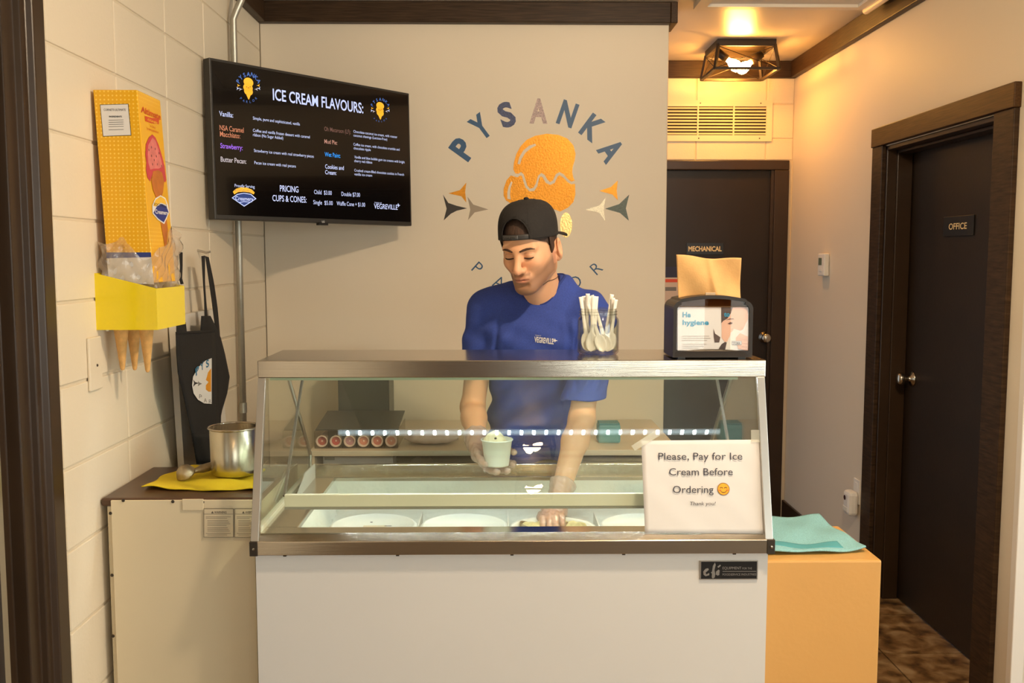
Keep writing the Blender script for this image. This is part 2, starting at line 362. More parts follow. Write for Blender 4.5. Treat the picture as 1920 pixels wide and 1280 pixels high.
# ---- mechanical door
d1 = empty('door_1', (1.2, YH, 0)); struct(d1, 'dark brown mechanical room door at the end of the hall', 'door')
mr = onY(1452, 318, YH).x
box('leaf', .74, mr, YH + .03, YH + .07, .008, 2.045, M_door, d1)
G().box(mr, mr + .085, YH - .012, YH + .06, 0, 2.045).box(.66, .745, YH - .012, YH + .06, 0, 2.045).box(.66, mr + .085, YH - .012, YH + .06, 2.045, 2.10).mk('frame', M_frame, d1, bevel=.005)
box('stop', mr - .016, mr, YH + .005, YH + .03, 0, 2.045, M_frame, d1)
kp = onY(1435, 633, YH)
G().lathe([(0, -.001), (.033, -.001), (.033, .006), (.013, .012), (.012, .03), (.024, .036), (.029, .05), (.026, .062), (.015, .068), (0, .068)], (kp.x, YH + .03, kp.z), (0, -1, 0), 24).mk('knob', M_chrome, d1, smooth=True)
pl = Plane((1.2, YH + .03, 0), (1, 0, 0), (0, 0, 1))
a0, b1 = pl.uv(1287, 455); a1, b0 = pl.uv(1356, 477)
sg = empty('door_sign', pl.pt(a0, b0), 'black plastic door plate reading MECHANICAL', 'sign')
G().obox(pl.pt((a0 + a1) / 2, (b0 + b1) / 2, .003), pl.u, pl.v, pl.n, (a1 - a0) / 2, (b1 - b0) / 2, .003).mk('plate', M_black, sg, bevel=.001)
pl.text('t', 'MECHANICAL', (a0 + a1) / 2, (b0 + b1) / 2, (a1 - a0) * .9, (b1 - b0) * .42, bold=.03, center=True, off=.0066)
pl.emit({'t': ('lettering', M_goldtxt)}, sg)
nt_ = empty('door_notice', pl.pt(*pl.uv(1262, 590)), 'white notice with red and blue bands on the mechanical door', 'notice')
P = lambda x0, y0, x1, y1: [pl.uv(x0, y0), pl.uv(x1, y0), pl.uv(x1, y1), pl.uv(x0, y1)]
pl.ppoly('w', [(1236, 500), (1272, 500), (1272, 590), (1236, 590)], .001); pl.ppoly('b', [(1236, 500), (1272, 500), (1272, 520), (1236, 520)], .0016); pl.ppoly('r', [(1236, 523), (1272, 523), (1272, 529), (1236, 529)], .0016)
pl.ppoly('g', [(1240, 538), (1268, 538), (1268, 545), (1240, 545)], .0016)
pl.emit({'w': ('sheet', mat('pinkish_paper', (205, 185, 170), .7)), 'b': ('blue_band', mat('navy_print', (40, 42, 70), .6)), 'r': ('red_band', mat('red_print', (215, 80, 50), .6)), 'g': ('grey_print', M_greyink)}, nt_)
# ---- entrance door frame on the far left
d3 = empty('door_3', (XL, 1.6, 0)); struct(d3, 'dark brown steel framed entrance door at the left edge', 'door')
prof = [(XL - .19, 2.25), (XL + .012, 2.25), (XL + .012, 2.195), (XL - .002, 2.185), (XL - .002, 2.165), (XL - .018, 2.16), (XL - .018, 2.115), (XL - .05, 2.11), (XL - .05, 2.055), (XL - .19, 2.055)]
G().prism([(a, b, 0) for a, b in prof], (0, 0, 2.3)).mk('jamb', M_frame, d3, bevel=.003)
G().prism([(a, 1.6 - (b - 1.6), 0) for a, b in prof], (0, 0, 2.3)).mk('jamb', M_frame, d3, bevel=.003)
box('head', XL - .19, XL + .012, .95, 2.25, 2.2, 2.3, M_frame, d3)
box('leaf', XL - .11, XL - .065, 1.146, 2.054, .01, 2.19, M_frame, d3)
G().box(XL - .05, XL - .035, 2.035, 2.058, .01, 2.19).mk('weather_strip', M_steel2, d3)
G().box(XL - .064, XL - .06, 1.25, 1.95, .3, 2.0).mk('pane', mat('door_glass', (170, 175, 178), .1, 0), d3)
# ---- hall vent
x0, zt = onY(1236, 190, YH - .01).x, onY(1447, 188, YH - .01).z; x1, zb = onY(1447, 265, YH - .01).x, onY(1447, 265, YH - .01).z
v = empty('vent_grille', ((x0 + x1) / 2, YH, zb), 'cream louvred return air grille above the mechanical door', 'vent')
x0 -= .12; fr = .035; M_ventp = mat('vent_paint', (228, 212, 182), .45)
G().box(x0, x1, YH - .012, YH, zt - fr, zt).box(x0, x1, YH - .012, YH, zb, zb + fr).box(x1 - fr, x1, YH - .012, YH, zb + fr, zt - fr).box(x0, x0 + fr, YH - .012, YH, zb + fr, zt - fr).mk('frame', M_ventp, v)
box('backing', x0 + .02, x1 - .02, YH - .003, YH - .001, zb + .02, zt - .02, mat('duct_dark', (40, 32, 24), .9), v)
n = 9
for k in range(n):
    z = zb + fr + (zt - zb - 2 * fr) * (k + .5) / n
    G().obox(((x0 + x1) / 2, YH - .007, z), (1, 0, 0), (0, .7, .7), (0, -.7, .7), (x1 - x0) / 2 - fr, .0075, .001).mk('slat', M_ventp, v)
for xx in (1308, 1375): 
    q = onY(xx, 220, YH).x; box('mullion', q - .004, q + .004, YH - .013, YH - .004, zb + fr, zt - fr, M_ventp, v)
for xx, zz in ((1312, zt - .017), (1425, zt - .017), (1310, zb + .017), (1424, zb + .017)):
    q = onY(xx, 220, YH).x; G().lathe([(0, 0), (.004, 0), (.003, .002), (0, .002)], (q, YH - .012, zz), (0, -1, 0), 8).mk('screw', M_dsteel, v)
# ---- thermostat and plug-in on the hall wall
p = onX(1549, 496, XR); t = empty('thermostat', (XR, p.y, p.z - .06), 'small white wall thermostat beside the office door', 'thermostat')
box('case', XR - .028, XR, p.y - .05, p.y + .05, p.z - .058, p.z + .058, M_whiteplas, t, bevel=.006)
box('display', XR - .0295, XR - .027, p.y - .012, p.y + .034, p.z - .002, p.z + .035, mat('lcd', (105, 118, 100), .3), t)
box('button', XR - .031, XR - .027, p.y - .02, p.y + .02, p.z - .035, p.z - .02, M_whiteplas, t, bevel=.002)
p = onX(1607, 935, XR); t = empty('outlet_plate', (XR, p.y, p.z), 'white outlet plate low on the hall wall', 'outlet')
box('plate', XR - .006, XR, p.y - .036, p.y + .036, p.z - .02, p.z + .095, M_whiteplas, t, bevel=.002)
box('socket', XR - .008, XR - .005, p.y - .016, p.y + .016, p.z + .05, p.z + .08, M_whiteplas, t, bevel=.002)
t = empty('plug_in_device', (XR - .03, p.y, p.z - .08), 'rounded white plug-in device in the hall outlet', 'plug')
G().box(XR - .055, XR - .006, p.y - .04, p.y + .04, p.z - .075, p.z + .04).mk('body', M_whiteplas, t, bevel=.016)
G().sphere((XR - .056, p.y + .01, p.z + .005), (.003, .012, .012), 12, 6).mk('sensor', mat('dark_red_window', (60, 16, 14), .2), t)
G().box(XR - .057, XR - .05, p.y - .025, p.y + .03, p.z - .06, p.z - .035).mk('night_light', mat('frosted_lens', (225, 220, 205), .5), t, bevel=.003)
# ---- ceiling fixtures
M_fix = mat('bronze_fixture', (50, 38, 26), .45, .3); M_bulb = mat('lit_bulb', (255, 178, 80), .4, emit=240); M_bulb2 = mat('soft_bulb', (255, 206, 144), .4, emit=200); M_fill_bulb = mat('fill_bulb', (255, 228, 192), .4, emit=1200)
M_brass = mat('warm_inner_frame', (150, 105, 50), .5, .3)
def fixture(cx, cy, label, emit_mat=M_bulb):
    t = empty('ceiling_light', (cx, cy, ZC - .2), label, 'light', 'caged ceiling lights')
    a, b, h0, h1 = .145, .165, ZC - .035, ZC - .15
    box('canopy', cx - a, cx + a, cy - a, cy + a, ZC - .006, ZC - .0005, M_fix, t)
    g = G()
    for s in (-1, 1): g.box(cx - a - .006, cx + a + .006, cy + s * a - .006, cy + s * a + .006, h0, ZC - .001).box(cx + s * a - .006, cx + s * a + .006, cy - a + .0062, cy + a - .0062, h0, ZC - .001)
    g.mk('top_frame', M_fix, t)
    for sx in (-1, 1):
        for sy in (-1, 1): G().bar((cx + sx * a, cy + sy * a, h0 + .01), (cx + sx * b, cy + sy * b, h1), .014, .014).mk('post', M_fix, t)
    for s in (-1, 1):
        G().bar((cx - b, cy + s * b, h1), (cx + b, cy + s * b, h1), .015, .012).mk('bottom_rail', M_fix, t)
        G().bar((cx + s * b, cy - b, h1), (cx + s * b, cy + b, h1), .015, .012).mk('bottom_rail', M_fix, t)
        for q in (-1, 1):
            G().tube([(cx - q * a, cy + s * a, h0), (cx + q * b, cy + s * b, h1)], .0018, 5).mk('wire', M_fix, t)
            G().tube([(cx + s * a, cy - q * a, h0), (cx + s * b, cy + q * b, h1)], .0018, 5).mk('wire', M_fix, t)
    for s, yy in ((-1, -.03), (1, .03)):
        A = Vector((cx + s * .11, cy + yy, ZC - .05)); D = Vector((-s * .8, 0, -.6)).normalized()
        G().lathe([(0, -.02), (.02, -.02), (.021, .045), (.017, .048), (0, .048)], A, D, 16).mk('socket', M_fix, t, smooth=True)
        G().lathe([(.0, .045), (.012, .048), (.014, .06), (.026, .085), (.03, .105), (.025, .125), (.012, .135), (0, .137)], A, D, 20).mk('bulb', emit_mat, t, smooth=True)
    return t
pc = onZ(1397, 76, ZC)
fixture(pc.x, pc.y + .11, 'bronze caged ceiling light with two lit bulbs in the hall')
fixture(.26, -2.25, 'bronze caged ceiling light in the front room nearest the counter', M_bulb2)
fixture(.31, -3.45, 'bronze caged ceiling light in the front room by the window', M_bulb2)
fixture(.75, 1.75, 'unseen bronze caged ceiling light added above the customer side to brighten the back wall', M_fill_bulb)  # unseen fixture, added and tuned to brighten the back wall
pa, pb = onZ(1300, 16, ZC - .02), onZ(1645, 16, ZC - .02)
t = empty('ceiling_panel', (pa.x, pa.y, ZC), 'flat white framed panel on the ceiling at the top edge', 'panel')
M_pan = mat('white_panel_paint', (232, 224, 212), .4)
y1 = pa.y; y0 = y1 - 1.2; xa, xb = pa.x, pb.x - .05
G().box(xa, xb, y1 - .05, y1, ZC - .025, ZC).box(xa, xb, y0, y0 + .05, ZC - .025, ZC).box(xa, xa + .05, y0 + .0502, y1 - .0502, ZC - .025, ZC).box(xb - .05, xb, y0 + .0502, y1 - .0502, ZC - .025, ZC).mk('frame', M_pan, t)
box('board', xa + .04, xb - .04, y0 + .04, y1 - .04, ZC - .012, ZC, M_pan, t)
G().tube([(xb + .0, y1 - .01, ZC - .03), (xb + .0, y0 + .2, ZC - .03)], .016, 10).mk('rail', M_pan, t, smooth=True)
# ================================================================== left wall things
# ---- conduit
p = onX(451, 500, XL + .03); cy_ = p.y; xc = XL + .026
t = empty('conduit_pipe', (xc, cy_, .92), 'galvanised conduit pipe running up the block wall behind the TV', 'pipe')
M_galv = mat('galvanised', (176, 172, 160), .4, .8, var=.08, vscale=15)
G().tube([(xc, cy_, .5), (xc, cy_, 1.6), (xc, cy_, 2.46), (xc + .012, cy_, 2.49), (xc + .036, cy_, 2.54), (xc + .048, cy_, 2.58), (xc + .048, cy_, ZC)], .013, 14).mk('pipe', M_galv, t, smooth=True)
zc = onX(456, 765, XL + .03).z
G().lathe([(.013, -.02), (.0155, -.02), (.0155, .02), (.013, .02)], (xc, cy_, zc), seg=14).mk('coupling', M_galv, t)
# ---- TV menu board
TVc = Vector((-.6939, 3.786, 1.9611)); ta, tl = .8601, -.0165
tu = Vector((math.cos(ta), math.sin(ta), 0)); tn = Vector((math.sin(ta), -math.cos(ta), 0)); tv_ = (Vector((0, 0, 1)) * math.cos(tl) + tn * math.sin(tl)).normalized(); tn = tu.cross(tv_)
TW, TH = .967, .563
tv = empty('menu_television', TVc - tv_ * TH / 2, 'black wall mounted television showing the ice cream flavours menu', 'television')
G().obox(TVc - tn * .02, tu, tv_, tn, TW / 2, TH / 2, .02).mk('housing', mat('tv_bezel', (46, 42, 38), .4), tv, bevel=.003)
G().obox(TVc - tn * .06, tu, tv_, tn, TW * .3, TH * .3, .025).mk('rear_bulge', M_black, tv, bevel=.01)
bz = .009
G().obox(TVc + tn * .0005 + tv_ * .004, tu, tv_, tn, TW / 2 - bz, TH / 2 - bz - .004, .0008).mk('screen', mat('lcd_screen', (11, 9, 10), .12, coat=.3), tv)
G().bar(TVc - tn * .08, Vector((XL + .02, 4.12, 1.96)), .06, .08).mk('wall_arm', M_black, tv)
Q = Plane(TVc, tu, tv_)
c2 = lambda x, y: (380 + x / 3.656, 90 + y / 3.656)
def tl_(key, s, xl, yl, xr, yr, cap, bold=0):
    a = c2(xl, yl); b = c2(xr, yr); Q.ptext(key, s, a[0], a[1], b[0], b[1], cap / 3.656, bold=bold, off=.0018)
tl_('w', 'ICE CREAM FLAVOURS:', 480, 355, 1100, 455, 80, .015)
for k, s, *r in [('w', 'Vanilla:', 112, 465, 207, 472, 36), ('o', 'NSA Caramel', 115, 562, 280, 575, 37), ('o', 'Macchiato:', 117, 605, 255, 612, 37),
                 ('p', 'Strawberry:', 120, 685, 272, 698, 36), ('l', 'Butter Pecan:', 122, 778, 297, 790, 36), ('d', 'Oh Macaroon (LF):', 832, 567, 1013, 590, 30),
                 ('r', 'Mud Pie:', 833, 653, 920, 660, 30), ('b', 'Wet Paint:', 835, 742, 942, 750, 31), ('w', 'Cookies and', 838, 825, 966, 837, 30), ('w', 'Cream:', 838, 864, 915, 870, 30),
                 ('w', 'PRICING', 528, 982, 655, 988, 44), ('w', 'CUPS & CONES:', 477, 1048, 710, 1060, 44)]: tl_(k, s, *r, .008)
for s, *r in [('Simple, pure and sophisticated, vanilla', 343, 490, 665, 533, 22), ('Coffee and vanilla frozen dessert with caramel', 343, 574, 733, 622, 22), ('ribbon (No Sugar Added)', 343, 604, 550, 628, 22),
              ('Strawberry ice cream with real strawberry pieces', 350, 712, 760, 753, 22), ('Pecan ice cream with real pecans', 353, 795, 637, 822, 22),
              ('Chocolate-coconut ice cream, with roaster', 1032, 580, 1332, 612, 19), ('coconut shavings (Lactose-Free)', 1032, 606, 1263, 636, 19),
              ('Coffee ice cream, with chocolate crumble and', 1032, 668, 1348, 706, 19), ('chocolate ripple', 1033, 694, 1150, 708, 19),
              ('Vanilla and blue bubble gum ice creams with bright', 1038, 755, 1383, 792, 19), ('cherry red ribbon', 1038, 781, 1160, 794, 19),
              ('Crushed cream-filled chocolate cookies in French', 1038, 846, 1378, 880, 19), ('vanilla ice cream', 1038, 872, 1160, 886, 19),
              ('Child  $3.00', 762, 1000, 883, 1006, 30), ('Double $7.00', 950, 1013, 1077, 1022, 30), ('Single  $5.00', 757, 1070, 890, 1076, 30), ('Waffle Cone + $1.00', 917, 1078, 1112, 1090, 30),
              ('Proudly Serving', 218, 952, 355, 966, 22), ('TOWN OF', 1175, 1064, 1225, 1066, 9)]: tl_('w', s, *r, 0)
tl_('w', 'VEGREVILLE', 1173, 1100, 1335, 1110, 36, .008)
cq = lambda x, y: Q.uv(*c2(x, y))
Q.poly('w', [cq(*q) for q in ((1338, 1062), (1343, 1075), (1353, 1078), (1344, 1082), (1340, 1092), (1336, 1080), (1330, 1076), (1336, 1073))], .0018)
Q.poly('y', [cq(*q) for q in ((205, 985), (225, 965), (260, 955), (300, 957), (335, 970), (355, 990), (348, 1003), (320, 990), (280, 985), (240, 988), (215, 1003))], .0018)
tl_('n', 'FOOTHILLS', 222, 985, 348, 990, 20)
Q.poly('w', [cq(*q) for q in ((197, 1027), (235, 1000), (280, 992), (330, 1000), (367, 1033), (283, 1087))], .0014)
Q.poly('n', [cq(*q) for q in ((205, 1027), (238, 1005), (280, 997), (327, 1005), (358, 1033), (283, 1080))], .0017)
tl_('w2', 'Creamery', 222, 1042, 345, 1048, 28, .01)
Q.poly('w2', [cq(*q) for q in ((250, 1056), (280, 1050), (318, 1054), (318, 1058), (280, 1055), (250, 1061))], .0024)
for (ox, oy, sc) in ((312, 275, 1.0), (1215, 428, .8)):
    def cc(dx, dy): return cq(ox + dx * sc, oy + dy * sc)
    for dx, dy, r in ((0, -40, 33), (-3, -2, 32), (0, 22, 30)):
        a, b = cc(dx, dy); a2, _ = cc(dx + r, dy); _, b2 = cc(dx, dy - r * .95); Q.disc('y', a, b, a2 - a, b2 - b, off=.0018)
    Q.poly('y', [cc(-18, 38), cc(18, 40), cc(4, 78), cc(0, 78)], .0018)
    for q in ((-14, -8), (0, -2), (12, -8)):
        a, b = cc(*q); Q.disc('k', a, b, .003, .0012, off=.0022, n=8)
    for i, ch in enumerate('PYSANKA'):
        an = math.radians(-62 + i * 20.6); a, b = cc(80 * math.sin(an), -4 - 92 * math.cos(an)); Q.text('s', ch, a, b, None, .0155 * sc, bold=.02, rot=-an, center=True, off=.0018)
    for i, ch in enumerate('PARLOR'):
        an = math.radians(-42 + i * 17); a, b = cc(76 * math.sin(an), 2 + 92 * math.cos(an)); Q.text('s', ch, a, b, None, .009 * sc, rot=an, center=True, off=.0018)
    for sx in (-1, 1):
        for dx, dy, k in ((68, -18, 'y'), (72, 2, 'w'), (54, 8, 'l')):
            Q.poly(k, [cc(sx * (dx + 9), dy - 12), cc(sx * (dx + 5), dy), cc(sx * (dx + 9), dy + 12), cc(sx * (dx), dy + 3), cc(sx * (dx - 14), dy), cc(sx * dx, dy - 3)], .0018)
def scr(n_, c, e=.75): return mat('screen_' + n_, c, .6, emit=e)
Q.emit({'w': ('menu_lettering', scr('white', (176, 190, 235))), 'w2': ('badge_lettering', scr('white', (176, 190, 235))), 'o': ('orange_lettering', scr('orange', (176, 112, 84))), 'p': ('purple_lettering', scr('purple', (140, 92, 220))),
        'l': ('pale_lettering', scr('pale', (170, 165, 175))), 'd': ('dim_brown_lettering', scr('brown', (98, 70, 62))), 'r': ('rose_lettering', scr('rose', (160, 120, 108))), 'b': ('blue_lettering', scr('blue', (30, 140, 235))),
        'y': ('yellow_artwork', scr('yellow', (225, 165, 40))), 'n': ('navy_artwork', scr('navy', (28, 50, 110))), 'k': ('dark_artwork', M_black), 's': ('blue_ring_lettering', scr('ring', (60, 95, 165)))}, tv)
Q.text('t', 'LG', .0, -TH / 2 + .0055, None, .008, bold=.02, center=True, off=.0015); Q.emit({'t': ('maker_mark', M_paper)}, tv)
G().obox(TVc - tv_ * (TH / 2 + .004) - tn * .005, tu, tv_, tn, .022, .005, .01).mk('sensor_bump', M_black, tv, bevel=.001)
# ---- yellow cone dispenser, cones, carton and bag
dx1 = -.891; dy0, dy1 = 2.494, 2.716; dz = 1.358; zt0, zt1 = 1.506, 1.466
t = empty('cone_dispenser', (XL + .08, 2.6, dz), 'bright yellow acrylic cone dispenser box on the block wall', 'dispenser')
th = .006
g = G()
g.prism([(XL, dy0, dz), (dx1, dy0, dz), (dx1, dy0, zt1), (XL, dy0, zt0)], (0, th, 0)); g.prism([(XL, dy1 - th, dz), (dx1, dy1 - th, dz), (dx1, dy1 - th, zt1), (XL, dy1 - th, zt0)], (0, th, 0))
g.box(dx1 - th, dx1, dy0 + th, dy1 - th, dz, zt1).box(XL, XL + th, dy0 + th, dy1 - th, dz, zt0)
g.mk('shell', M_yellow, t)
box('bottom_plate', XL + .005, dx1 - .005, dy0 + .005, dy1 - .005, dz + .012, dz + .018, M_whiteplas, t)
for s in (dy0 + .02, dy1 - .02): G().lathe([(0, 0), (.005, 0), (.004, .004), (0, .004)], (XL + .02, s, dz), (0, 0, -1), 8).mk('clip', M_whiteplas, t)
for k, (px_, py_, tipy, ytop) in enumerate([(230, 2.545, 694, 620), (253, 2.62, 694, 620), (277, 2.56, 698, 620)]):
    tip = onY(px_, tipy, py_); h = dz + .03 - tip.z
    c = G().lathe([(0, 0), (.004, .001), (.006, .006), (.0205, h * .86), (.0235, h * .87), (.025, h), (.022, h), (.019, h * .88), (.003, .01)], tip, seg=20).mk('wafer_cone', M_cone, smooth=True)
    lab = ['tan wafer cone hanging under the yellow dispenser, nearest the light plate', 'tan wafer cone hanging under the yellow dispenser, the middle one', 'tan wafer cone hanging under the yellow dispenser, farthest from the light plate'][k]
    tag(c, lab, 'cone', 'cones under the dispenser')
def yellow_print():
    m = mat('dotted_yellow_carton', (236, 178, 14), .35, coat=.2); nt = m.node_tree; L = nt.links.new; b = nt.nodes['Principled BSDF']
    tc = nt.nodes.new('ShaderNodeTexCoord'); mp = nt.nodes.new('ShaderNodeMapping'); mp.inputs['Scale'].default_value = (95, 95, 95); L(tc.outputs['Object'], mp.inputs[0])
    vo = nt.nodes.new('ShaderNodeTexVoronoi'); vo.inputs['Randomness'].default_value = 0; vo.inputs['Scale'].default_value = 1; L(mp.outputs[0], vo.inputs['Vector'])
    r = nt.nodes.new('ShaderNodeValToRGB'); L(vo.outputs['Distance'], r.inputs['Fac']); r.color_ramp.interpolation = 'EASE'
    r.color_ramp.elements[0].position = .14; r.color_ramp.elements[0].color = lin((248, 206, 84)); r.color_ramp.elements[1].position = .27; r.color_ramp.elements[1].color = lin((234, 174, 10))
    L(r.outputs['Color'], b.inputs['Base Color']); return m
def at(px_, py_, Y): return onY(px_, py_, Y)
A0, A1 = at(174, 168, 2.51), at(257, 166, 2.51); B0, B1 = at(204, 530, 2.51), at(289, 535, 2.51)
A0.x = max(A0.x, XL + .004)
dpt = Vector((.0, .168, 0))
t = empty('cone_carton', (B0 + B1) / 2, 'tall dotted yellow cone carton standing in the dispenser', 'carton')
A1.z = A0.z; B1.z = B0.z
g = G().add([B0, B1, B1 + dpt, B0 + dpt, A0, A1, A1 + dpt, A0 + dpt], [(0, 1, 5, 4), (1, 2, 6, 5), (2, 3, 7, 6), (3, 0, 4, 7), (0, 3, 2, 1), (4, 5, 6, 7)])
g.mk('box', yellow_print(), t, bevel=.002)
Pf = Plane(B0, (B1 - B0), (A0 - B0) - (A0 - B0).dot((B1 - B0).normalized()) * (B1 - B0).normalized())
Pf.o = Pf.o - Pf.n * .0
Pf.ppoly('k', [(187.5, 196), (241, 194.5), (246.5, 254), (193, 256)], .0006); Pf.ppoly('w', [(188.5, 197), (240, 195.5), (245.5, 253), (194, 255)], .001)
Pf.ptext('t', 'CORNETS ULTIMATE', 195, 208, 236, 206.5, 4.5, off=.0014); Pf.ptext('t', 'INGREDIENTS', 205, 220, 229, 219.5, 3, off=.0014, bold=.03)
for q in (225, 229, 233, 237, 243): Pf.ppoly('g', [(204, q), (232, q - .6), (232, q + .4), (204, q + 1)], .0014)
Pf.ppoly('b', [(199, 473), (283, 473), (284, 482), (200, 484)], .0008); Pf.ppoly('w', [(200, 484), (284, 482), (289, 533), (205, 528)], .0008)
Pf.emit({'k': ('label_border', M_ink), 'w': ('label_paper', M_paper), 't': ('label_lettering', M_ink), 'g': ('label_fine_print', M_greyink), 'b': ('blue_band', mat('blue_band', (40, 58, 130), .5))}, t)
Ps = Plane(B1, dpt, (A1 - B1))
Ps.o = B1
M_pink = mat('print_pink', (214, 120, 112), .5, var=.15, vscale=40); M_red = mat('print_red', (205, 78, 30), .5); M_tan = mat('print_caramel', (190, 110, 40), .5, var=.15, vscale=30); M_dpink = mat('print_raspberry', (196, 66, 72), .5)
Ps.ptext('r', 'Altimate', 264, 210, 300, 217, 12, off=.001, bold=.02, sl=.2)
Ps.ppoly('r', [(271, 217), (284, 221), (298, 222), (297, 233), (283, 231), (272, 227)]); Ps.ptext('y', 'CONES', 276, 226, 294, 229, 4, off=.0014, bold=.02); Ps.ptext('r', 'A CONE', 281, 238, 291, 239, 4, off=.001); Ps.ptext('r', 'D\'AMUSEMENT', 275, 243, 297, 246, 4, off=.001)
Ps.ppoly('d', [(285, 252), (291, 258), (297, 272), (303, 292), (308, 312), (311, 338), (309, 342), (303, 335), (302, 325), (296, 322), (288, 322), (284, 330), (281, 340), (276, 333), (273, 318), (274, 305), (272, 290), (273, 270), (279, 257)], .001)
Ps.ppoly('p', [(285, 258), (291, 264), (296, 280), (301, 298), (304, 312), (297, 316), (288, 316), (281, 318), (277, 305), (276, 290), (277, 272)], .0013)
Ps.ppoly('c', [(286, 321), (296, 319), (303, 323), (307, 340), (305, 360), (301, 372), (302, 385), (294, 385), (292, 370), (286, 355), (283, 338)], .0013)
Ps.ppoly('c', [(300, 412), (312, 412), (314, 430), (312, 464), (309, 464), (304, 435)], .001)
for q in ((283, 276), (290, 279), (278, 281), (297, 287), (283, 292), (292, 293), (288, 300), (285, 308), (294, 308), (302, 311)):
    a, b = Ps.uv(*q); Ps.disc('k', a, b, .002, .0035, off=.0017, n=8)
Ps.ppoly('w', [(284.5, 385), (290, 372), (300, 366), (309, 371), (314, 384), (316.5, 398), (307, 420), (295, 412), (285, 400)], .0014)
Ps.ppoly('y', [(286, 386), (291, 374), (300, 368), (308, 373), (312, 384), (300, 380), (292, 387)], .0017); Ps.ppoly('b', [(286.5, 399), (293, 387), (302, 382), (311, 387), (315, 398), (306, 417), (296, 410)], .0017)
Ps.ptext('n', 'FOOTHILLS', 288, 386, 311, 382, 6, off=.002); Ps.ptext('w', 'Creamery', 290, 400, 314, 400, 8, off=.002, bold=.02)
Ps.emit({'r': ('red_lettering', M_red), 'y': ('yellow_artwork', mat('print_yellow', (240, 190, 60), .5)), 'd': ('raspberry_artwork', M_dpink), 'p': ('pink_artwork', M_pink), 'c': ('cone_artwork', M_tan), 'k': ('speck_artwork', M_ink), 'w': ('white_artwork', M_paper), 'b': ('navy_artwork', mat('print_navy', (38, 52, 130), .5)), 'n': ('navy_lettering', M_ink)}, t)
# crumpled clear bag around the foot of the carton
def bagf(u, v_):
    an = 2 * math.pi * u; bx, by = XL + .082, 2.605
    ex = max(-1, min(1, 1.35 * math.cos(an))); ey = max(-1, min(1, 1.35 * math.sin(an)))
    rx, ry = .064 + .012 * v_, .1 + .004 * v_
    top = 1.575 + .02 * math.sin(an * 3 + 1) + .03 * (math.cos(an) > 0) * (math.sin(an) + .6) + .012 * math.sin(an * 7)
    z = 1.462 + (top - 1.462) * v_
    k = .005 * math.sin(an * 9 + v_ * 9) + .004 * math.sin(an * 17 - v_ * 14)
    return Vector((max(XL + .003, bx + (rx + k) * ex), by + (ry + k) * ey, z))
bag = G().grid(bagf, 90, 14).mk('plastic_bag', glass_mat('clear_film', (252, 250, 246), .06, .15, milk=.32, milkcol=(235, 222, 205)), smooth=True)
tag(bag, 'crumpled clear plastic bag around the foot of the yellow carton', 'bag')
# ---- blank switch plate
p0, p1 = onX(161, 634, XL), onX(188, 727, XL)
t = empty('wall_plate', (XL, (p0.y + p1.y) / 2, p1.z), 'blank cream wall plate below the cone dispenser', 'wall plate')
box('plate', XL, XL + .008, p0.y, p1.y, p1.z, p0.z, M_cream, t, bevel=.003)
G().lathe([(0, 0), (.004, 0), (.003, .002), (0, .002)], (XL + .008, (p0.y + p1.y) / 2 + .005, (p0.z + p1.z) / 2 - .005), (1, 0, 0), 8).mk('screw', M_dsteel, t)
# ---- white board leaning on the wall
ya, yb = onX(328, 700, XL + .02).y, onX(424, 800, XL + .02).y
t = G().add([(XL + .004, ya, 1.36), (XL + .004, yb - .1, 1.36), (XL + .05, yb + .02, 0), (XL + .05, ya, 0), (XL + .024, ya, 1.36), (XL + .024, yb - .1, 1.36), (XL + .07, yb + .02, 0), (XL + .07, ya, 0)],
            [(0, 1, 2, 3), (4, 7, 6, 5), (0, 4, 5, 1), (1, 5, 6, 2), (2, 6, 7, 3), (3, 7, 4, 0)]).mk('leaning_board', [mat('white_board', (222, 216, 206), .5)])
tag(t, 'white board leaning on the block wall behind the apron', 'board')
# ---- apron on its hook
M_apron = mat('black_cotton', (24, 22, 23), .85, bump=.2, bscale=250)
ap = empty('apron', (XL + .05, 3.2, .92), 'black bib apron with a round white emblem hanging on the block wall', 'apron')
AX = -.955
def outline(L, Rr, X, bulge, n=26, m_=10, seed=0):
    """cloth between two traced edges (photo pixel lists, top to bottom)"""
    def ev(E, v_):
        ys = [e[1] for e in E]; y = ys[0] + (ys[-1] - ys[0]) * v_
        for a, b in zip(E, E[1:]):
            if a[1] <= y <= b[1]: return a[0] + (b[0] - a[0]) * (y - a[1]) / max(1e-6, b[1] - a[1]), y
        return E[-1]
    def fn(u, v_):
        (xa, ya_), (xb, yb_) = ev(L, v_), ev(Rr, v_); p = onX(xa + (xb - xa) * u, ya_ + (yb_ - ya_) * u, X)
        d = bulge * math.sin(math.pi * u) + .004 * math.sin(u * 9 + seed) * math.sin(v_ * 5 + seed)
        s = (p - CAM).normalized(); return p - s * d
    return G().grid(fn, m_, n)
outline([(330, 622), (331, 660), (334, 700), (345, 745), (357, 800), (366, 850), (369, 870)], [(402, 618), (404, 660), (405, 700), (407, 745), (410, 800), (410, 850), (410, 870)], AX, .012).mk('bib', M_apron, ap, smooth=True, solid=.003)
outline([(378, 592), (376, 622), (390, 660), (398, 700), (400, 750), (404, 800), (405, 862)], [(394, 592), (412, 628), (421, 662), (430, 706), (426, 735), (414, 775), (411, 862)], AX - .02, .01, seed=2).mk('side_fold', M_apron, ap, smooth=True, solid=.003)
outline([(330, 622), (331, 626)], [(402, 618), (402, 622)], AX + .002, .013, 2).mk('hem', M_apron, ap, solid=.004)
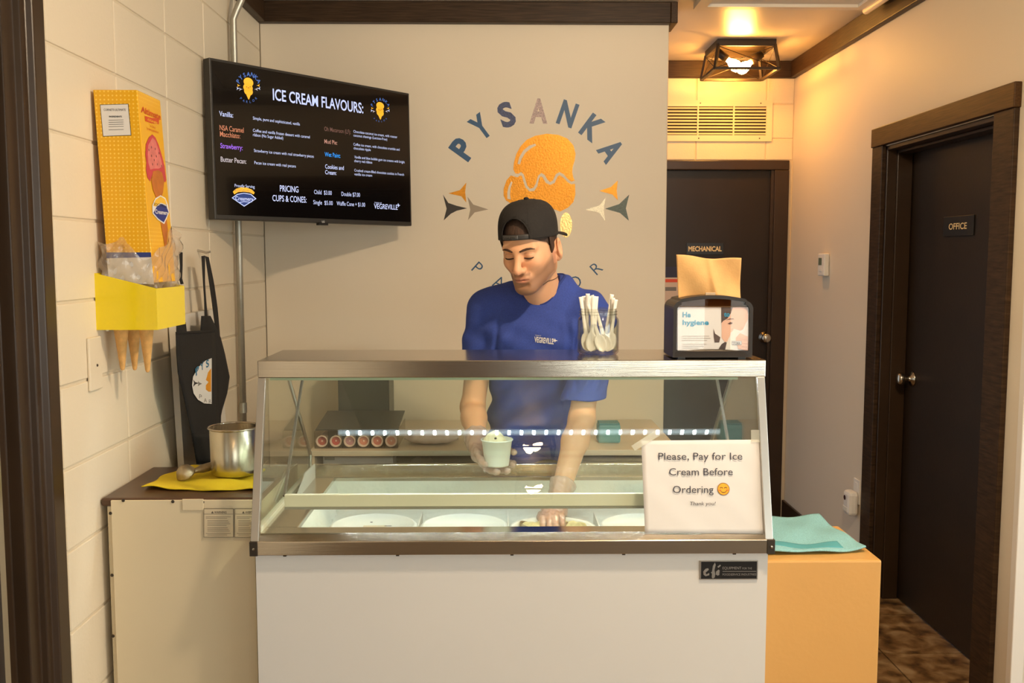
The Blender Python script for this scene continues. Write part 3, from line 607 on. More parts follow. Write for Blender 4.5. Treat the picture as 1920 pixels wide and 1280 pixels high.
outline([(362, 812), (366, 850), (369, 866)], [(404, 815), (404, 850), (404, 866)], AX + .004, .012, 6).mk('pocket', mat('black_pocket', (14, 14, 16), .85), ap, smooth=True, solid=.002)
def strap(P, w0, X): 
    pts = [onX(x_, y_, X) for x_, y_ in P]; g = G()
    for a, b in zip(pts, pts[1:]): g.bar(a, b + (b - a).normalized() * .004, .002, w0, (0, 1, 0))
    return g
def ribbon(L, Rr, X, name): outline(L, Rr, X, 0, 12, 2).mk(name, M_apron, ap, solid=.002)
ribbon([(378, 480), (381, 530), (383, 560), (384, 596)], [(384, 479), (384, 530), (386, 560), (389, 594)], AX - .03, 'strap')
ribbon([(385, 480), (391, 520), (398, 570), (403, 610), (408, 640)], [(391, 482), (401, 530), (408, 580), (411, 615), (413, 640)], AX - .03, 'strap')
ribbon([(336, 472), (338, 500), (336, 522), (339, 533)], [(342, 473), (342, 500), (341, 522), (344, 532)], AX - .05, 'strap')
ribbon([(331, 606), (331, 624)], [(348, 604), (350, 624)], AX, 'strap')
hk = onX(381, 480, XL + .02); G().tube([(XL, hk.y, hk.z + .02), (XL + .03, hk.y, hk.z + .012), (XL + .045, hk.y, hk.z + .016)], .004, 8).mk('hook', M_steel2, ap)
Pa = Plane(onX(380, 700, AX) , (0, 1, 0), (0, 0, 1)); Pa.n = -Pa.n if Pa.n.x < 0 else Pa.n
arc = [(397, 671), (385, 676), (372, 688), (362, 706), (360, 722), (363, 737), (371, 749), (383, 756), (397, 757)]
OF = .026
_pt = Pa.pt
def _pt2(a, b, off=0): 
    p = _pt(a, b); s = (p - CAM).normalized(); return p - s * (off + OF)
Pa.pt = _pt2
LW = lambda n_: (Pa.uv(380 + n_ / 2, 700)[0] - Pa.uv(380 - n_ / 2, 700)[0])
Pa.ppoly('w', arc + [(397, 715)], .0)
Pa.text('b', 'P', *Pa.uv(370, 694), LW(7), .024, bold=.03, rot=.25, center=True, off=.001); Pa.text('b', 'Y', *Pa.uv(379, 686), LW(7), .024, bold=.03, rot=.15, center=True, off=.001); Pa.text('b', 'S', *Pa.uv(389, 681), LW(6), .024, bold=.03, rot=.08, center=True, off=.001)
Pa.text('g', 'P', *Pa.uv(376, 743), LW(5), .014, rot=-.25, center=True, off=.001); Pa.text('g', 'A', *Pa.uv(385, 750), LW(6), .014, rot=-.12, center=True, off=.001); Pa.text('g', 'R', *Pa.uv(394, 752), LW(5), .014, rot=-.05, center=True, off=.001)
Pa.ppoly('k', [(362, 711), (366, 716), (373, 718), (367, 720), (362, 725), (364, 718)], .001); Pa.ppoly('s', [(371, 714), (374, 717), (379, 719), (375, 721), (371, 724), (372, 719)], .001)
Pa.ppoly('y', [(396, 690), (390, 698), (388, 706), (386, 712), (391, 716), (386, 722), (386, 730), (391, 734), (396, 734)], .001)
Pa.emit({'w': ('emblem', M_paper), 'b': ('emblem_lettering', mat('print_teal', (36, 110, 150), .6)), 'g': ('emblem_small_lettering', M_greyink), 'k': ('dark_star', M_ink), 's': ('grey_star', M_greyink), 'y': ('emblem_ice_cream', mat('print_orange', (225, 150, 30), .6))}, ap)
# ---- almond cabinet
cy0, cy1, cz = 2.466, 2.85, .916; cx1 = -.636
t = empty('almond_cabinet', ((XL + cx1) / 2, (cy0 + cy1) / 2, 0), 'almond enamel cabinet with a brown laminate top by the block wall', 'cabinet')
box('body', XL + .016, cx1 - .006, cy0 + .012, cy1, .01, cz - .022, M_almond, t, bevel=.003)
box('top', XL + .003, cx1, cy0 + .006, cy1, cz - .022, cz, M_brownlam, t, bevel=.006)
box('rear_panel', XL + .032, cx1 - .008, cy0 - .002, cy0 + .0055, .02, cz - .004, M_almond, t, bevel=.001)
pm = onY(383, 960, cy0).x; box('tab', pm - .055, pm + .0, cy0 - .006, cy0 - .0025, cz - .03, cz + .0, M_almond, t, bevel=.001)
for q in ((231, 938), (324, 940), (380, 941), (207, 962), (210, 1078), (212, 1192)):
    p = onY(q[0], q[1], cy0 - .002); G().lathe([(0, 0), (.0045, 0), (.0035, .0025), (0, .003)], (p.x, cy0 - .002, p.z), (0, -1, 0), 10).mk('screw', M_dsteel, t)
Pw = Plane((-.8, cy0 - .006, .8), (1, 0, 0), (0, 0, 1))
M_lab = mat('label_film', (214, 200, 172), .5); M_labk = mat('label_print', (96, 88, 78), .6)
for x0, ttl, w_ in ((382, 'WARNING', 56), (440, 'AVERTISS', 40)):
    Pw.ppoly('k', [(x0, 953), (x0 + w_, 953), (x0 + w_, 1007), (x0, 1007)], .0004); Pw.ppoly('w', [(x0 + .8, 953.8), (x0 + w_ - .8, 953.8), (x0 + w_ - .8, 1006.2), (x0 + .8, 1006.2)], .0007)
    Pw.ppoly('k', [(x0 + 1, 963), (x0 + w_ - 1, 963), (x0 + w_ - 1, 963.6), (x0 + 1, 963.6)], .001); Pw.ppoly('t', [(x0 + 14, 963 - 1), (x0 + 19, 962), (x0 + 16.5, 957.5)], .001)
    Pw.ptext('t', ttl, x0 + 20, 962, x0 + 43 if ttl == 'WARNING' else x0 + 39, 962, 4.2, bold=.02, off=.001)
    for k, q in enumerate((968, 970.6, 975, 978, 981, 984, 988.5, 991.5, 994.5, 999, 1002)): Pw.ppoly('f', [(x0 + (4 if k in (0, 1, 9) else 7), q), (x0 + w_ - 5 - (k * 7) % 9, q), (x0 + w_ - 5 - (k * 7) % 9, q + 1), (x0 + (4 if k in (0, 1, 9) else 7), q + 1)], .001)
Pw.emit({'k': ('label_border', M_labk), 'w': ('warning_label', M_lab), 't': ('label_lettering', M_labk), 'f': ('label_fine_print', mat('label_fine', (150, 138, 120), .6))}, t)
# ---- yellow cloth, pot, scoop on it
def cloth(name, corners, z, m, amp, seed, th=.003, n=44):
    c = [onZ(x_, y_, z) for x_, y_ in corners]
    def fn(u, v_):
        p = (c[0] * (1 - u) + c[1] * u) * (1 - v_) + (c[3] * (1 - u) + c[2] * u) * v_
        e = math.sin(math.pi * u) ** .3 * math.sin(math.pi * v_) ** .3
        w1 = .006 * math.sin(v_ * 7 + seed) + .003 * math.sin(v_ * 19 + seed)
        w2 = .006 * math.sin(u * 6 + seed) + .003 * math.sin(u * 17)
        h = amp * (.5 + .5 * math.sin(u * 8 + v_ * 5 + seed)) * (.5 + .5 * math.sin(v_ * 9 - u * 6 + seed * 2)) + amp * .35 * (.5 + .5 * math.sin(u * 21 + v_ * 13))
        return Vector((p.x + w1, p.y + w2, z + .003 + h))
    return G().grid(fn, n, n).mk(name, m, smooth=True, solid=th)
M_ycloth = mat('yellow_microfibre', (236, 208, 36), .9, bump=.3, bscale=300)
tag(cloth('yellow_cloth', [(258, 920), (476, 921), (492, 884), (352, 876)], cz, M_ycloth, .008, 1.3), 'yellow microfibre cloth spread on the almond cabinet', 'cloth')
pp = onZ(441, 896, cz); r_ = .068; pz = cz + .0135
t = empty('steel_pot', (pp.x, pp.y, pz), 'tall brushed steel canister standing on the yellow cloth', 'pot')
hh = 1.068 - pz
M_pot = mat('pot_steel', (196, 188, 168), .26, 1)
G().lathe([(0, 0), (r_ * .86, 0), (r_ * .95, .006), (r_ * .97, .02), (r_, hh - .006), (r_ * .97, hh - .004), (r_ * .94, .02), (0, .006)], (pp.x, pp.y, pz), seg=48).mk('body', M_pot, t, smooth=True)
g = G(); g.tube([(pp.x + (r_ + .002) * math.cos(k * math.pi / 24), pp.y + (r_ + .002) * math.sin(k * math.pi / 24), pz + hh - .003) for k in range(49)], .0032, 8, False); g.mk('rim', M_chrome, t, smooth=True)
sc = empty('ice_cream_scoop', onZ(350, 893, cz), 'worn metal ice cream scoop lying on the yellow cloth', 'scoop')
h0, h1 = onZ(352, 886, cz + .025), onZ(402, 872, cz + .03); dr = (h1 - h0).normalized()
M_scoop = mat('worn_aluminium', (176, 160, 132), .42, .8, var=.2, vscale=60)
bc = h0 - dr * .008 + Vector((0, 0, .002)); g = G()
nrm = (Vector((-.25, -.55, .8))).normalized()
g.lathe([(.0, -.024), (.012, -.021), (.021, -.012), (.026, .0), (.0275, .004), (.0255, .004), (.02, -.008), (.01, -.017), (0, -.02)], bc, -nrm, 24); g.mk('bowl', M_scoop, sc, smooth=True)
G().tube([h0 + dr * .012, h0 + dr * .03, h0 + dr * .05, h1, h1 + dr * .03], [.006, .008, .0125, .0125, .011], 12).mk('handle', M_scoop, sc, smooth=True)
# ================================================================== emblem on the back wall
PB = Plane((0, YB, 0), (1, 0, 0), (0, 0, 1))
em = empty('wall_emblem', (PB.pt(*PB.uv(1007, 520))), 'round vinyl ice cream parlour emblem lettered PYSANKA on the back wall', 'emblem')
c4 = lambda x, y: (800 + x / 3.2, 160 + y / 3.2)
q4 = lambda *P: [PB.uv(*c4(*p)) for p in P]
s_ = (PB.uv(*c4(100, 0))[0] - PB.uv(*c4(0, 0))[0]) / 100
M_bluev = mat('blue_vinyl', (40, 84, 124), .45); M_glit = mat('silver_glitter', (176, 154, 150), .5, .15, var=.5, vscale=160); M_gold = mat('gold_foil', (206, 136, 26), .38, .5, var=.15, vscale=120, bump=.25, bscale=130)
M_pgold = mat('pale_gold_foil', (228, 196, 128), .3, .7, var=.12, vscale=120, bump=.3, bscale=130)
M_mixv = mat('blue_glitter', (70, 78, 110), .5, .2, var=.45, vscale=160); M_dkv = mat('black_vinyl', (48, 42, 38), .5); M_grv = mat('grey_vinyl', (158, 142, 122), .5)
M_dgl = mat('dark_green_glitter', (66, 72, 64), .35, .5, var=.45, vscale=200); M_sgl = mat('pale_glitter', (186, 174, 148), .3, .6, var=.3, vscale=220)
for ch, cx_, cy2, k, w_ in (('P', 212, 378, 'bl', 92), ('Y', 322, 246, 'bl', 100), ('S', 478, 172, 'mx', 92), ('A', 672, 150, 'gl', 108), ('N', 847, 167, 'bl', 100), ('K', 998, 252, 'bl', 108), ('A', 1110, 388, 'bl', 108)):
    an = math.atan2(cx_ - 662, 700 - cy2); a, b = PB.uv(*c4(cx_, cy2)); PB.text(k, ch, a, b, w_ * s_, 142 * s_, bold=.04, rot=-an, center=True, off=.001)
for i, ch in enumerate('PARLOR'):
    an = math.radians(-42 + 16.8 * i); R_ = 530; a, b = PB.uv(*c4(662 + R_ * math.sin(an), 700 + R_ * math.cos(an))); PB.text('bs', ch, a, b, None, 78 * s_, bold=-.008, rot=an, center=True, off=.001)
PB.emit({'bl': ('blue_letters', M_bluev), 'mx': ('glitter_letter_s', M_mixv), 'gl': ('glitter_letter_a', M_glit), 'bs': ('small_blue_letters', M_bluev)}, em)
top = [(520, 505), (523, 465), (538, 412), (563, 366), (600, 327), (650, 303), (720, 290), (790, 297), (845, 320), (880, 360), (893, 410), (888, 450), (876, 488), (873, 520), (880, 555), (888, 570)]
wave = [(868, 578), (845, 560), (822, 533), (797, 520), (775, 532), (758, 570), (740, 580), (724, 565), (708, 537), (688, 525), (668, 542), (655, 588), (641, 614), (620, 620), (602, 598), (592, 562), (582, 533), (566, 520), (550, 530), (532, 528)]
low = [(890, 590), (868, 594), (845, 580), (818, 552), (797, 538), (785, 548), (768, 585), (742, 598), (715, 585), (696, 552), (684, 544), (674, 560), (664, 605), (645, 634), (617, 636), (592, 612), (580, 575), (572, 545), (562, 540), (545, 552), (520, 545), (505, 540), (480, 568), (462, 620), (462, 662), (476, 690), (502, 706), (600, 735), (700, 735), (770, 745), (800, 757), (850, 732), (880, 700), (892, 655)]
PB.poly('g', q4(*(top + wave)), .001); PB.poly('g', q4(*low), .001)
PB.poly('h', q4((545, 470), (556, 430), (580, 390), (615, 362), (650, 350), (658, 360), (625, 378), (592, 405), (570, 440), (560, 475)), .0016)
PB.poly('h', q4((484, 680), (484, 640), (492, 605), (508, 575), (515, 582), (504, 615), (500, 650), (504, 685)), .0016)
PB.disc('pg', *PB.uv(*c4(836, 838)), 37 * s_, 76 * s_, off=.001); PB.poly('pg', q4((560, 960), (760, 960), (680, 1180), (650, 1180)), .001)
PB.emit({'g': ('gold_scoops', M_gold), 'h': ('highlight_strokes', M_wall), 'pg': ('pale_gold_drip', M_pgold)}, em)
for nm, m_, P in (('dark_star', M_dkv, ((98, 655), (130, 705), (180, 722), (243, 737), (180, 752), (145, 770), (102, 810), (120, 740))), ('gold_star', M_gold, ((238, 583), (231, 640), (238, 703), (208, 665), (130, 648), (200, 628))), ('grey_star', M_grv, ((245, 668), (280, 715), (370, 744), (288, 762), (248, 808), (262, 745))),
                  ('gold_star', M_gold, ((1147, 570), (1140, 630), (1147, 690), (1115, 655), (1035, 633), (1105, 610))), ('silver_star', M_sgl, ((1074, 672), (1062, 740), (1070, 812), (1035, 765), (950, 744), (1035, 722))), ('green_star', M_dgl, ((1215, 655), (1195, 738), (1213, 812), (1160, 765), (1070, 740), (1155, 712)))):
    PB.poly('s', q4(*P), .001); PB.emit({'s': (nm, m_)}, em)
# ================================================================== ice cream dipping cabinet
KX0, KX1, KY0, KY1 = -.620, .690, 2.377, 3.10
RZ, LZ, CZ0, CZ1 = .846, .796, 1.234, 1.279
dc = empty('dipping_cabinet', ((KX0 + KX1) / 2, 2.74, 0), 'white ice cream dipping cabinet with steel trim and slanted glass front', 'display cabinet')
g = G().box(KX0, KX1, KY0, KY0 + .045, .06, .826).box(KX0, KX1, KY1 - .045, KY1, .06, .826).box(KX0, KX0 + .05, KY0 + .0455, KY1 - .0455, .06, .826).box(KX1 - .05, KX1, KY0 + .0455, KY1 - .0455, .06, .826).box(KX0 + .051, KX1 - .051, KY0 + .0455, KY1 - .0455, .06, .5)
g.mk('body', M_white, dc)
box('plinth', KX0 + .03, KX1 - .03, KY0 + .04, KY1 - .03, 0, .06, M_black, dc)
# rim around the well
OX0, OX1, OY0, OY1 = -.525, .595, 2.44, 3.0
for a in ((KX0, KX1, KY0 + .008, OY0, RZ - .02, RZ), (KX0, KX1, OY1, KY1, RZ - .02, RZ), (KX0, OX0, OY0, OY1, RZ - .02, RZ), (OX1, KX1, OY0, OY1, RZ - .02, RZ)):
    box('rim', *a, M_steel, dc, bevel=.002)
box('rear_rail', KX0, KX1, KY1 - .012, KY1 + .004, RZ - .03, RZ + .022, M_steel, dc, bevel=.002)
# front ledge: sloped upper face and vertical face, end brackets
ly = KY0 - .018
G().prism([(KX0 - .008, ly, LZ), (KX0 - .008, ly, .831), (KX0 - .008, KY0 + .01, RZ), (KX0 - .008, KY0 + .01, LZ)], (KX1 - KX0 + .012, 0, 0)).mk('front_ledge', M_steel, dc, bevel=.0015)
for s, xx in ((-1, KX0 - .008), (1, KX1 - .006)):
    box('end_bracket', xx - .002, xx + .018, ly - .003, ly + .03, LZ - .001, .832, M_dsteel, dc, bevel=.001)
    G().lathe([(0, 0), (.0045, 0), (.0035, .003), (0, .0035)], (xx + .009, ly - .003, .814), (0, -1, 0), 10).mk('screw', M_chrome, dc)
# outer slanted glass, posts, canopy, side panes
GB, GT = (KY0 + .006, RZ), (2.484, CZ0)
gn = Vector((0, -(GT[1] - GB[1]), GT[0] - GB[0])).normalized()
G().prism([(KX0 + .012, GB[0], GB[1]), (KX1 - .012, GB[0], GB[1]), (KX1 - .012, GT[0], GT[1]), (KX0 + .012, GT[0], GT[1])], -gn * .005).mk('front_pane', M_glass, dc)
for xx in (KX0 - .008, KX1 - .012):
    G().prism([(xx, GB[0] - .022, .832), (xx + .02, GB[0] - .022, .832), (xx + .02, GT[0] - .012, CZ0), (xx, GT[0] - .012, CZ0)], (0, .016, .0)).mk('post', M_steel2, dc, bevel=.001)
    y2 = 2.75
    G().prism([(xx + .008, GB[0], RZ), (xx + .008, GT[0], CZ0), (xx + .008, y2, CZ0), (xx + .008, KY1 - .02, RZ + .06), (xx + .008, KY1 - .02, RZ)], (.004, 0, 0)).mk('side_pane', M_glass, dc)
    G().tube([(xx + .01, y2, CZ0), (xx + .01, KY1 - .02, RZ + .06), (xx + .01, KY1 - .02, RZ)], .006, 8).mk('side_rail', M_steel2, dc)
    box('side_sill', xx + .002, xx + .02, GB[0] + .01, KY1 - .01, RZ - .002, RZ + .012, mat('pale_sill', (214, 210, 190), .4), dc, bevel=.002)
CY0, CY1 = 2.472, 2.762
box('canopy', KX0 - .008, KX1 + .010, CY0, CY1, CZ0, CZ1, M_steel, dc, bevel=.002)
box('glass_edge_strip', KX0 + .02, KX1 - .06, CY0 + .012, CY0 + .02, CZ0 - .008, CZ0, mat('green_glass_edge', (176, 190, 160), .3), dc)
# inner slanted pane with its pale rail
IB, IT = (2.455, .925), (2.745, CZ0 - .002); ix0, ix1 = -.56, .628
inn = Vector((0, -(IT[1] - IB[1]), IT[0] - IB[0])).normalized()
G().prism([(ix0, IB[0], IB[1]), (ix1, IB[0], IB[1]), (ix1, IT[0], IT[1]), (ix0, IT[0], IT[1])], -inn * .004).mk('inner_pane', glass_mat('inner_glass', (251, 253, 250), .06), dc)
box('inner_rail', ix0, ix1, IB[0] - .008, IB[0] + .006, .897, .93, mat('pale_rail', (222, 218, 196), .45), dc, bevel=.0015)
box('rail_lip', ix0, ix1, IB[0] - .009, IB[0] + .004, .891, .897, mat('grey_lip', (140, 136, 122), .5), dc)
for xx in (ix0 - .002, ix1 + .0): G().bar((xx, IB[0], IB[1]), (xx, IT[0], IT[1]), .006, .01).mk('pane_edge', mat('dark_pane_edge', (96, 88, 76), .4), dc)
for s, xx in ((1, KX0 + .03), (-1, KX1 - .034)):
    G().prism([(xx, 2.70, RZ), (xx, 3.0, RZ), (xx, 3.0, RZ + .045), (xx, 2.86, RZ + .05)], (.004, 0, 0)).mk('inner_bracket', M_whiteplas, dc)
# LED strip under the canopy
box('led_strip', -.47, .65, 2.545, 2.557, CZ0 - .005, CZ0 - .0005, mat('led_tape', (225, 240, 255), .5, emit=4), dc)
M_led = mat('led_white', (232, 242, 250), .5, emit=470); led_me = None
for k in range(30):
    xx = -.442 + k * .0363
    if led_me is None:
        o = G().box(xx - .004, xx + .004, 2.547, 2.555, CZ0 - .0075, CZ0 - .005).mk('led', M_led, dc); led_me = o.data; lx0 = xx
    else:
        o = bpy.data.objects.new('led', led_me); COL.objects.link(o); o.parent = dc; o.location = (xx - lx0, 0, 0)
# frosted well lining
M_frost = mat('frost', (236, 238, 228), .8, var=.03, vscale=18, bump=.6, bscale=45)
rng = random.Random(3)
def nz(a, b, s=1): return math.sin(a * 13 + b * 7) * .5 + math.sin(a * 29 - b * 17) * .3 + math.sin(a * 53 + b * 41) * .2
def wallf(p0, p1, z0, z1, n, amp, lean):
    p0, p1, n = Vector(p0), Vector(p1), Vector(n)
    def fn(u, v_):
        p = p0 + (p1 - p0) * u; z = z0 + (z1 - z0) * v_
        k_ = 1 - v_ ** 5
        return Vector((p.x, p.y, z)) + n * ((.012 + amp * (1 + nz(u * 3, v_ * 2))) * k_ + lean * (1 - v_))
    return fn
fr = G()
fr.grid(wallf((OX0, OY1, 0), (OX1, OY1, 0), .52, RZ - .012, (0, -1, 0), .009, .05), 70, 14)
fr.grid(wallf((OX0, OY0, 0), (OX0, OY1, 0), .52, RZ - .012, (1, 0, 0), .009, .05), 50, 14)
fr.grid(wallf((OX1, OY1, 0), (OX1, OY0, 0), .52, RZ - .012, (-1, 0, 0), .009, .05), 50, 14)
fr.grid(wallf((OX1, OY0, 0), (OX0, OY0, 0), .52, RZ - .02, (0, 1, 0), .002, .0), 50, 8)
fr.grid(lambda u, v_: Vector((OX0 + (OX1 - OX0) * u, OY0 + (OY1 - OY0) * v_, .56 + .006 * nz(u * 4, v_ * 3))), 40, 20)
fr.mk('frost_lining', M_frost, dc, smooth=True)
sh = G().grid(lambda u, v_: Vector((OX0 + .02 + (OX1 - OX0 - .04) * u, 2.45 + .53 * v_, .742 + .035 * v_ ** 2 + .006 * nz(u * 5, v_ * 3))), 80, 40)
sh.mk('frost_shelf', M_frost, dc, smooth=True, solid=.004)
# maker plaque
PK = Plane((0, KY0, 0), (1, 0, 0), (0, 0, 1))
a0, b1 = PK.uv(1312, 1050); a1, b0 = PK.uv(1420, 1085)
G().obox(PK.pt((a0 + a1) / 2, (b0 + b1) / 2, .002), PK.u, PK.v, PK.n, (a1 - a0) / 2, (b1 - b0) / 2, .002).mk('plaque_frame', M_steel2, dc, bevel=.0008)
PK.rect('k', a0 + .003, a1 - .003, b0 + .0025, b1 - .0025, .0043)
PK.ptext('s', 'EQUIPMENT', 1354, 1066, 1389, 1066, 5.2, off=.0048); PK.ptext('s', 'FOR THE', 1391, 1066, 1409, 1066, 4, off=.0048); PK.ppoly('s', [(1354, 1069.2), (1417, 1069.2), (1417, 1070.2), (1354, 1070.2)], .0048); PK.ptext('s', 'FOODSERVICE INDUSTRIES', 1354, 1077.5, 1417, 1077.5, 4.2, off=.0048)
c6 = lambda x, y: (1290 + x / 5.12, 1030 + y / 5.12)
for P in (((142, 205), (165, 178), (190, 172), (196, 188), (165, 215), (172, 232), (200, 218), (200, 240), (165, 250), (145, 235)), ((255, 118), (262, 140), (250, 190), (258, 230), (252, 262), (235, 272), (224, 262), (226, 225), (215, 215), (226, 205), (235, 150)), ((265, 205), (290, 185), (300, 195), (296, 238), (280, 244), (262, 232)), ((278, 158), (305, 138), (312, 148), (288, 170))):
    PK.ppoly('s', [c6(*p) for p in P], .0048)
PK.emit({'k': ('plaque_face', M_black), 's': ('plaque_lettering', M_steel2)}, dc)
for q in (533, 745, 960, 1170, 1378):
    p = onY(q, 1040, ly); G().box(p.x - .004, p.x + .004, ly + .004, ly + .012, LZ - .004, LZ).mk('fixing_clip', M_dsteel, dc)
# ---- tubs in the well
M_tub = mat('tub_card', (232, 230, 220), .6, var=.03, vscale=20); M_lid = mat('tub_lid', (240, 241, 236), .35)
M_ice = mat('pecan_ice_cream', (214, 200, 150), .6, var=.25, vscale=40, bump=1, bscale=40)
for k, px_ in enumerate((700, 870, 1037, 1207)):
    c = onZ(px_, 984, .797); r_ = .122
    lab = ['white round ice cream tub with handwritten lid at the left end of the cabinet', 'white lidded ice cream tub second from the left in the cabinet', 'open ice cream tub under the server\'s gloved hand', 'white lidded ice cream tub half behind the paper sign'][k]
    t = empty('ice_cream_tub', (c.x, c.y, .562), lab, 'tub', 'tubs in the dipping cabinet')
    if k == 2:
        G().lathe([(.1, 0), (.112, .2), (.122, .222), (.122, .228), (.112, .226), (.108, .205), (.0, .2)], (c.x, c.y, .562), seg=40).mk('tub', M_tub, t, smooth=True)
        def icef(u, v_):
            an = 2 * math.pi * u; r = .112 * v_; x_, y_ = r * math.cos(an), r * math.sin(an)
            return Vector((c.x + x_, c.y + y_, .772 + .010 * math.sin(x_ * 55 + 1) * math.cos(y_ * 60) + .005 * math.sin(x_ * 140) * math.sin(y_ * 120) + .012 * v_))
        G().grid(icef, 48, 14).mk('ice_cream', M_ice, t, smooth=True)
    else:
        G().lathe([(.1, 0), (.114, .215), (0, .216)], (c.x, c.y, .562), seg=40).mk('tub', M_tub, t, smooth=True)
        G().lathe([(.1165, .212), (.121, .212), (.123, .222), (.1225, .232), (.118, .237), (.113, .236), (.109, .228), (.0, .228)], (c.x, c.y, .562), seg=56).mk('lid', M_lid, t, smooth=True)
        PL = Plane((c.x, c.y, .790), (1, 0, 0), (0, 1, 0))
        if k == 0:
            for x0, x1, y0, y1 in ((-.06, -.035, -.05, -.044), (-.045, -.04, -.06, -.04), (.045, .062, -.012, -.006), (.03, .05, .01, .015), (.06, .08, -.03, -.026), (.055, .06, -.05, -.03), (.07, .09, -.05, -.046)): PL.rect('k', x0, x1, y0, y1, .0006)
            PL.rect('p', -.03, .035, -.055, .02, .0005)
            for q in range(4): PL.rect('g', -.025, .02, -.045 + q * .014, -.042 + q * .014, .0009)
            PL.disc('k', -.018, -.066, .007, off=.0009); PL.disc('k', -.012, .05, .004, off=.0009)
            PL.emit({'k': ('marker_scrawl', M_ink), 'p': ('lid_label', mat('lid_label', (226, 214, 190), .6)), 'g': ('label_print', M_labk)}, t)
        elif k == 1:
            PL.disc('k', .0, .0, .018, .007, off=.0006)
            for q in range(4): PL.rect('g', -.04 + q * .01, .05 - q * .008, -.05 + q * .012, -.046 + q * .012, .0006)
            PL.emit({'k': ('lid_mark', M_labk), 'g': ('lid_print', M_labk)}, t)
for k, (xx, zz) in enumerate(((785, 985), (953, 985), (1122, 985))):
    c = onZ(xx, zz, .79)
    o = G().box(c.x - .0015, c.x + .0015, c.y - .1, c.y + .13, .57, .795).mk('card_divider', M_tub)
    tag(o, ['card divider between the handwritten lid and the next tub', 'card divider left of the open ice cream tub', 'card divider right of the open ice cream tub'][k], 'divider', 'dividers between tubs'); 
# ---- paper sign and tape on the glass
GP = Plane((0, GB[0], GB[1]), (1, 0, 0), Vector((0, GT[0] - GB[0], GT[1] - GB[1])))
sg = empty('paper_sign', GP.pt(*GP.uv(1318, 999)), 'white paper sign asking to pay before ordering taped to the glass', 'sign')
cs = [GP.uv(*p) for p in ((1209, 999), (1432, 1000), (1424, 824), (1202, 826))]
def sgf(u, v_):
    a = (cs[0][0] * (1 - u) + cs[1][0] * u) * (1 - v_) + (cs[3][0] * (1 - u) + cs[2][0] * u) * v_; b = (cs[0][1] * (1 - u) + cs[1][1] * u) * (1 - v_) + (cs[3][1] * (1 - u) + cs[2][1] * u) * v_
    return GP.pt(a, b, .002 + .002 * math.sin(u * 5 + v_ * 3) ** 2 * (1 - v_) + .001 * math.sin(u * 11 + v_ * 9) ** 2)
G().grid(sgf, 24, 20).mk('sheet', M_paper, sg, smooth=True, solid=.0006)
M_type = mat('dark_type', (62, 62, 74), .7)
for s, xl, yl, xr, yr, cp in (('Please, Pay for Ice', 1234, 862, 1391, 862, 14), ('Cream Before', 1254, 891, 1373, 891, 14), ('Ordering', 1261, 924, 1337, 924, 14)): GP.ptext('t', s, xl, yl, xr, yr, cp, off=.0062)
GP.ptext('t', 'Thank you!', 1292, 947, 1340, 947, 7, off=.0062, sl=.2)
a, b = GP.uv(1355.5, 916.5); r_ = GP.uv(1367, 916.5)[0] - a
GP.disc('o', a, b, r_, off=.0060); GP.disc('y', a, b, r_ * .9, off=.0063)
for s in (-1, 1):
    GP.poly('k', [(a + s * r_ * .35 + r_ * .26 * math.cos(q * math.pi / 8), b + r_ * .1 + r_ * .2 * math.sin(q * math.pi / 8)) for q in range(9)] + [(a + s * r_ * .35 + r_ * .16 * math.cos(q * math.pi / 8), b + r_ * .1 + r_ * .1 * math.sin(q * math.pi / 8)) for q in range(8, -1, -1)], .0066)
    GP.disc('p', a + s * r_ * .6, b - r_ * .2, r_ * .2, r_ * .13, off=.0065)
GP.poly('k', [(a + r_ * .5 * math.cos(q * math.pi / 10), b - r_ * .2 - r_ * .42 * math.sin(q * math.pi / 10)) for q in range(11)] + [(a + r_ * .45 * math.cos(q * math.pi / 10), b - r_ * .2 - r_ * .3 * math.sin(q * math.pi / 10)) for q in range(10, -1, -1)], .0066)
GP.emit({'t': ('lettering', M_type), 'o': ('smiley_outline', mat('smiley_brown', (150, 90, 30), .6)), 'y': ('smiley_face', mat('smiley_yellow', (246, 176, 40), .6)), 'k': ('smiley_features', mat('smiley_dark', (80, 40, 20), .6)), 'p': ('smiley_blush', mat('smiley_blush', (235, 120, 60), .6))}, sg)
GP.ppoly('a', [(1183, 836), (1190, 845), (1237, 816), (1229, 806)], .0068); GP.ppoly('a', [(1407, 806), (1427, 806), (1427, 830), (1407, 828)], .0068)
GP.emit({'a': ('tape', glass_mat('tape_film', (255, 255, 250), .05, .3, milk=.5, milkcol=(236, 232, 214)))}, sg)
# ---- jar of spoons on the canopy
jc = onZ(1121, 664, CZ1); jr = .057
jar = empty('spoon_jar', (jc.x, jc.y, CZ1), 'clear glass jar of white spoons on the steel canopy', 'jar')
jh = .128
G().lathe([(0, .001), (jr * .9, .001), (jr, .008), (jr, jh * .74), (jr * .95, jh * .79), (jr * .88, jh * .82), (jr * .88, jh * .99), (jr * .9, jh), (jr * .86, jh), (jr * .84, jh * .82), (jr * .91, jh * .78), (jr * .955, jh * .73), (jr * .955, .012), (jr * .87, .006), (0, .006)], (jc.x, jc.y, CZ1), seg=48).mk('glass_body', M_clear, jar, smooth=True)
for q in (.86, .92): G().tube([(jc.x + jr * .895 * math.cos(k * math.pi / 20), jc.y + jr * .895 * math.sin(k * math.pi / 20), CZ1 + jh * q + .002 * k / 40) for k in range(41)], .0017, 6, False).mk('screw_thread', M_clear, jar, smooth=True)
M_spoon = mat('white_spoon_plastic', (244, 240, 232), .3, spec=.6)
rs = random.Random(11)
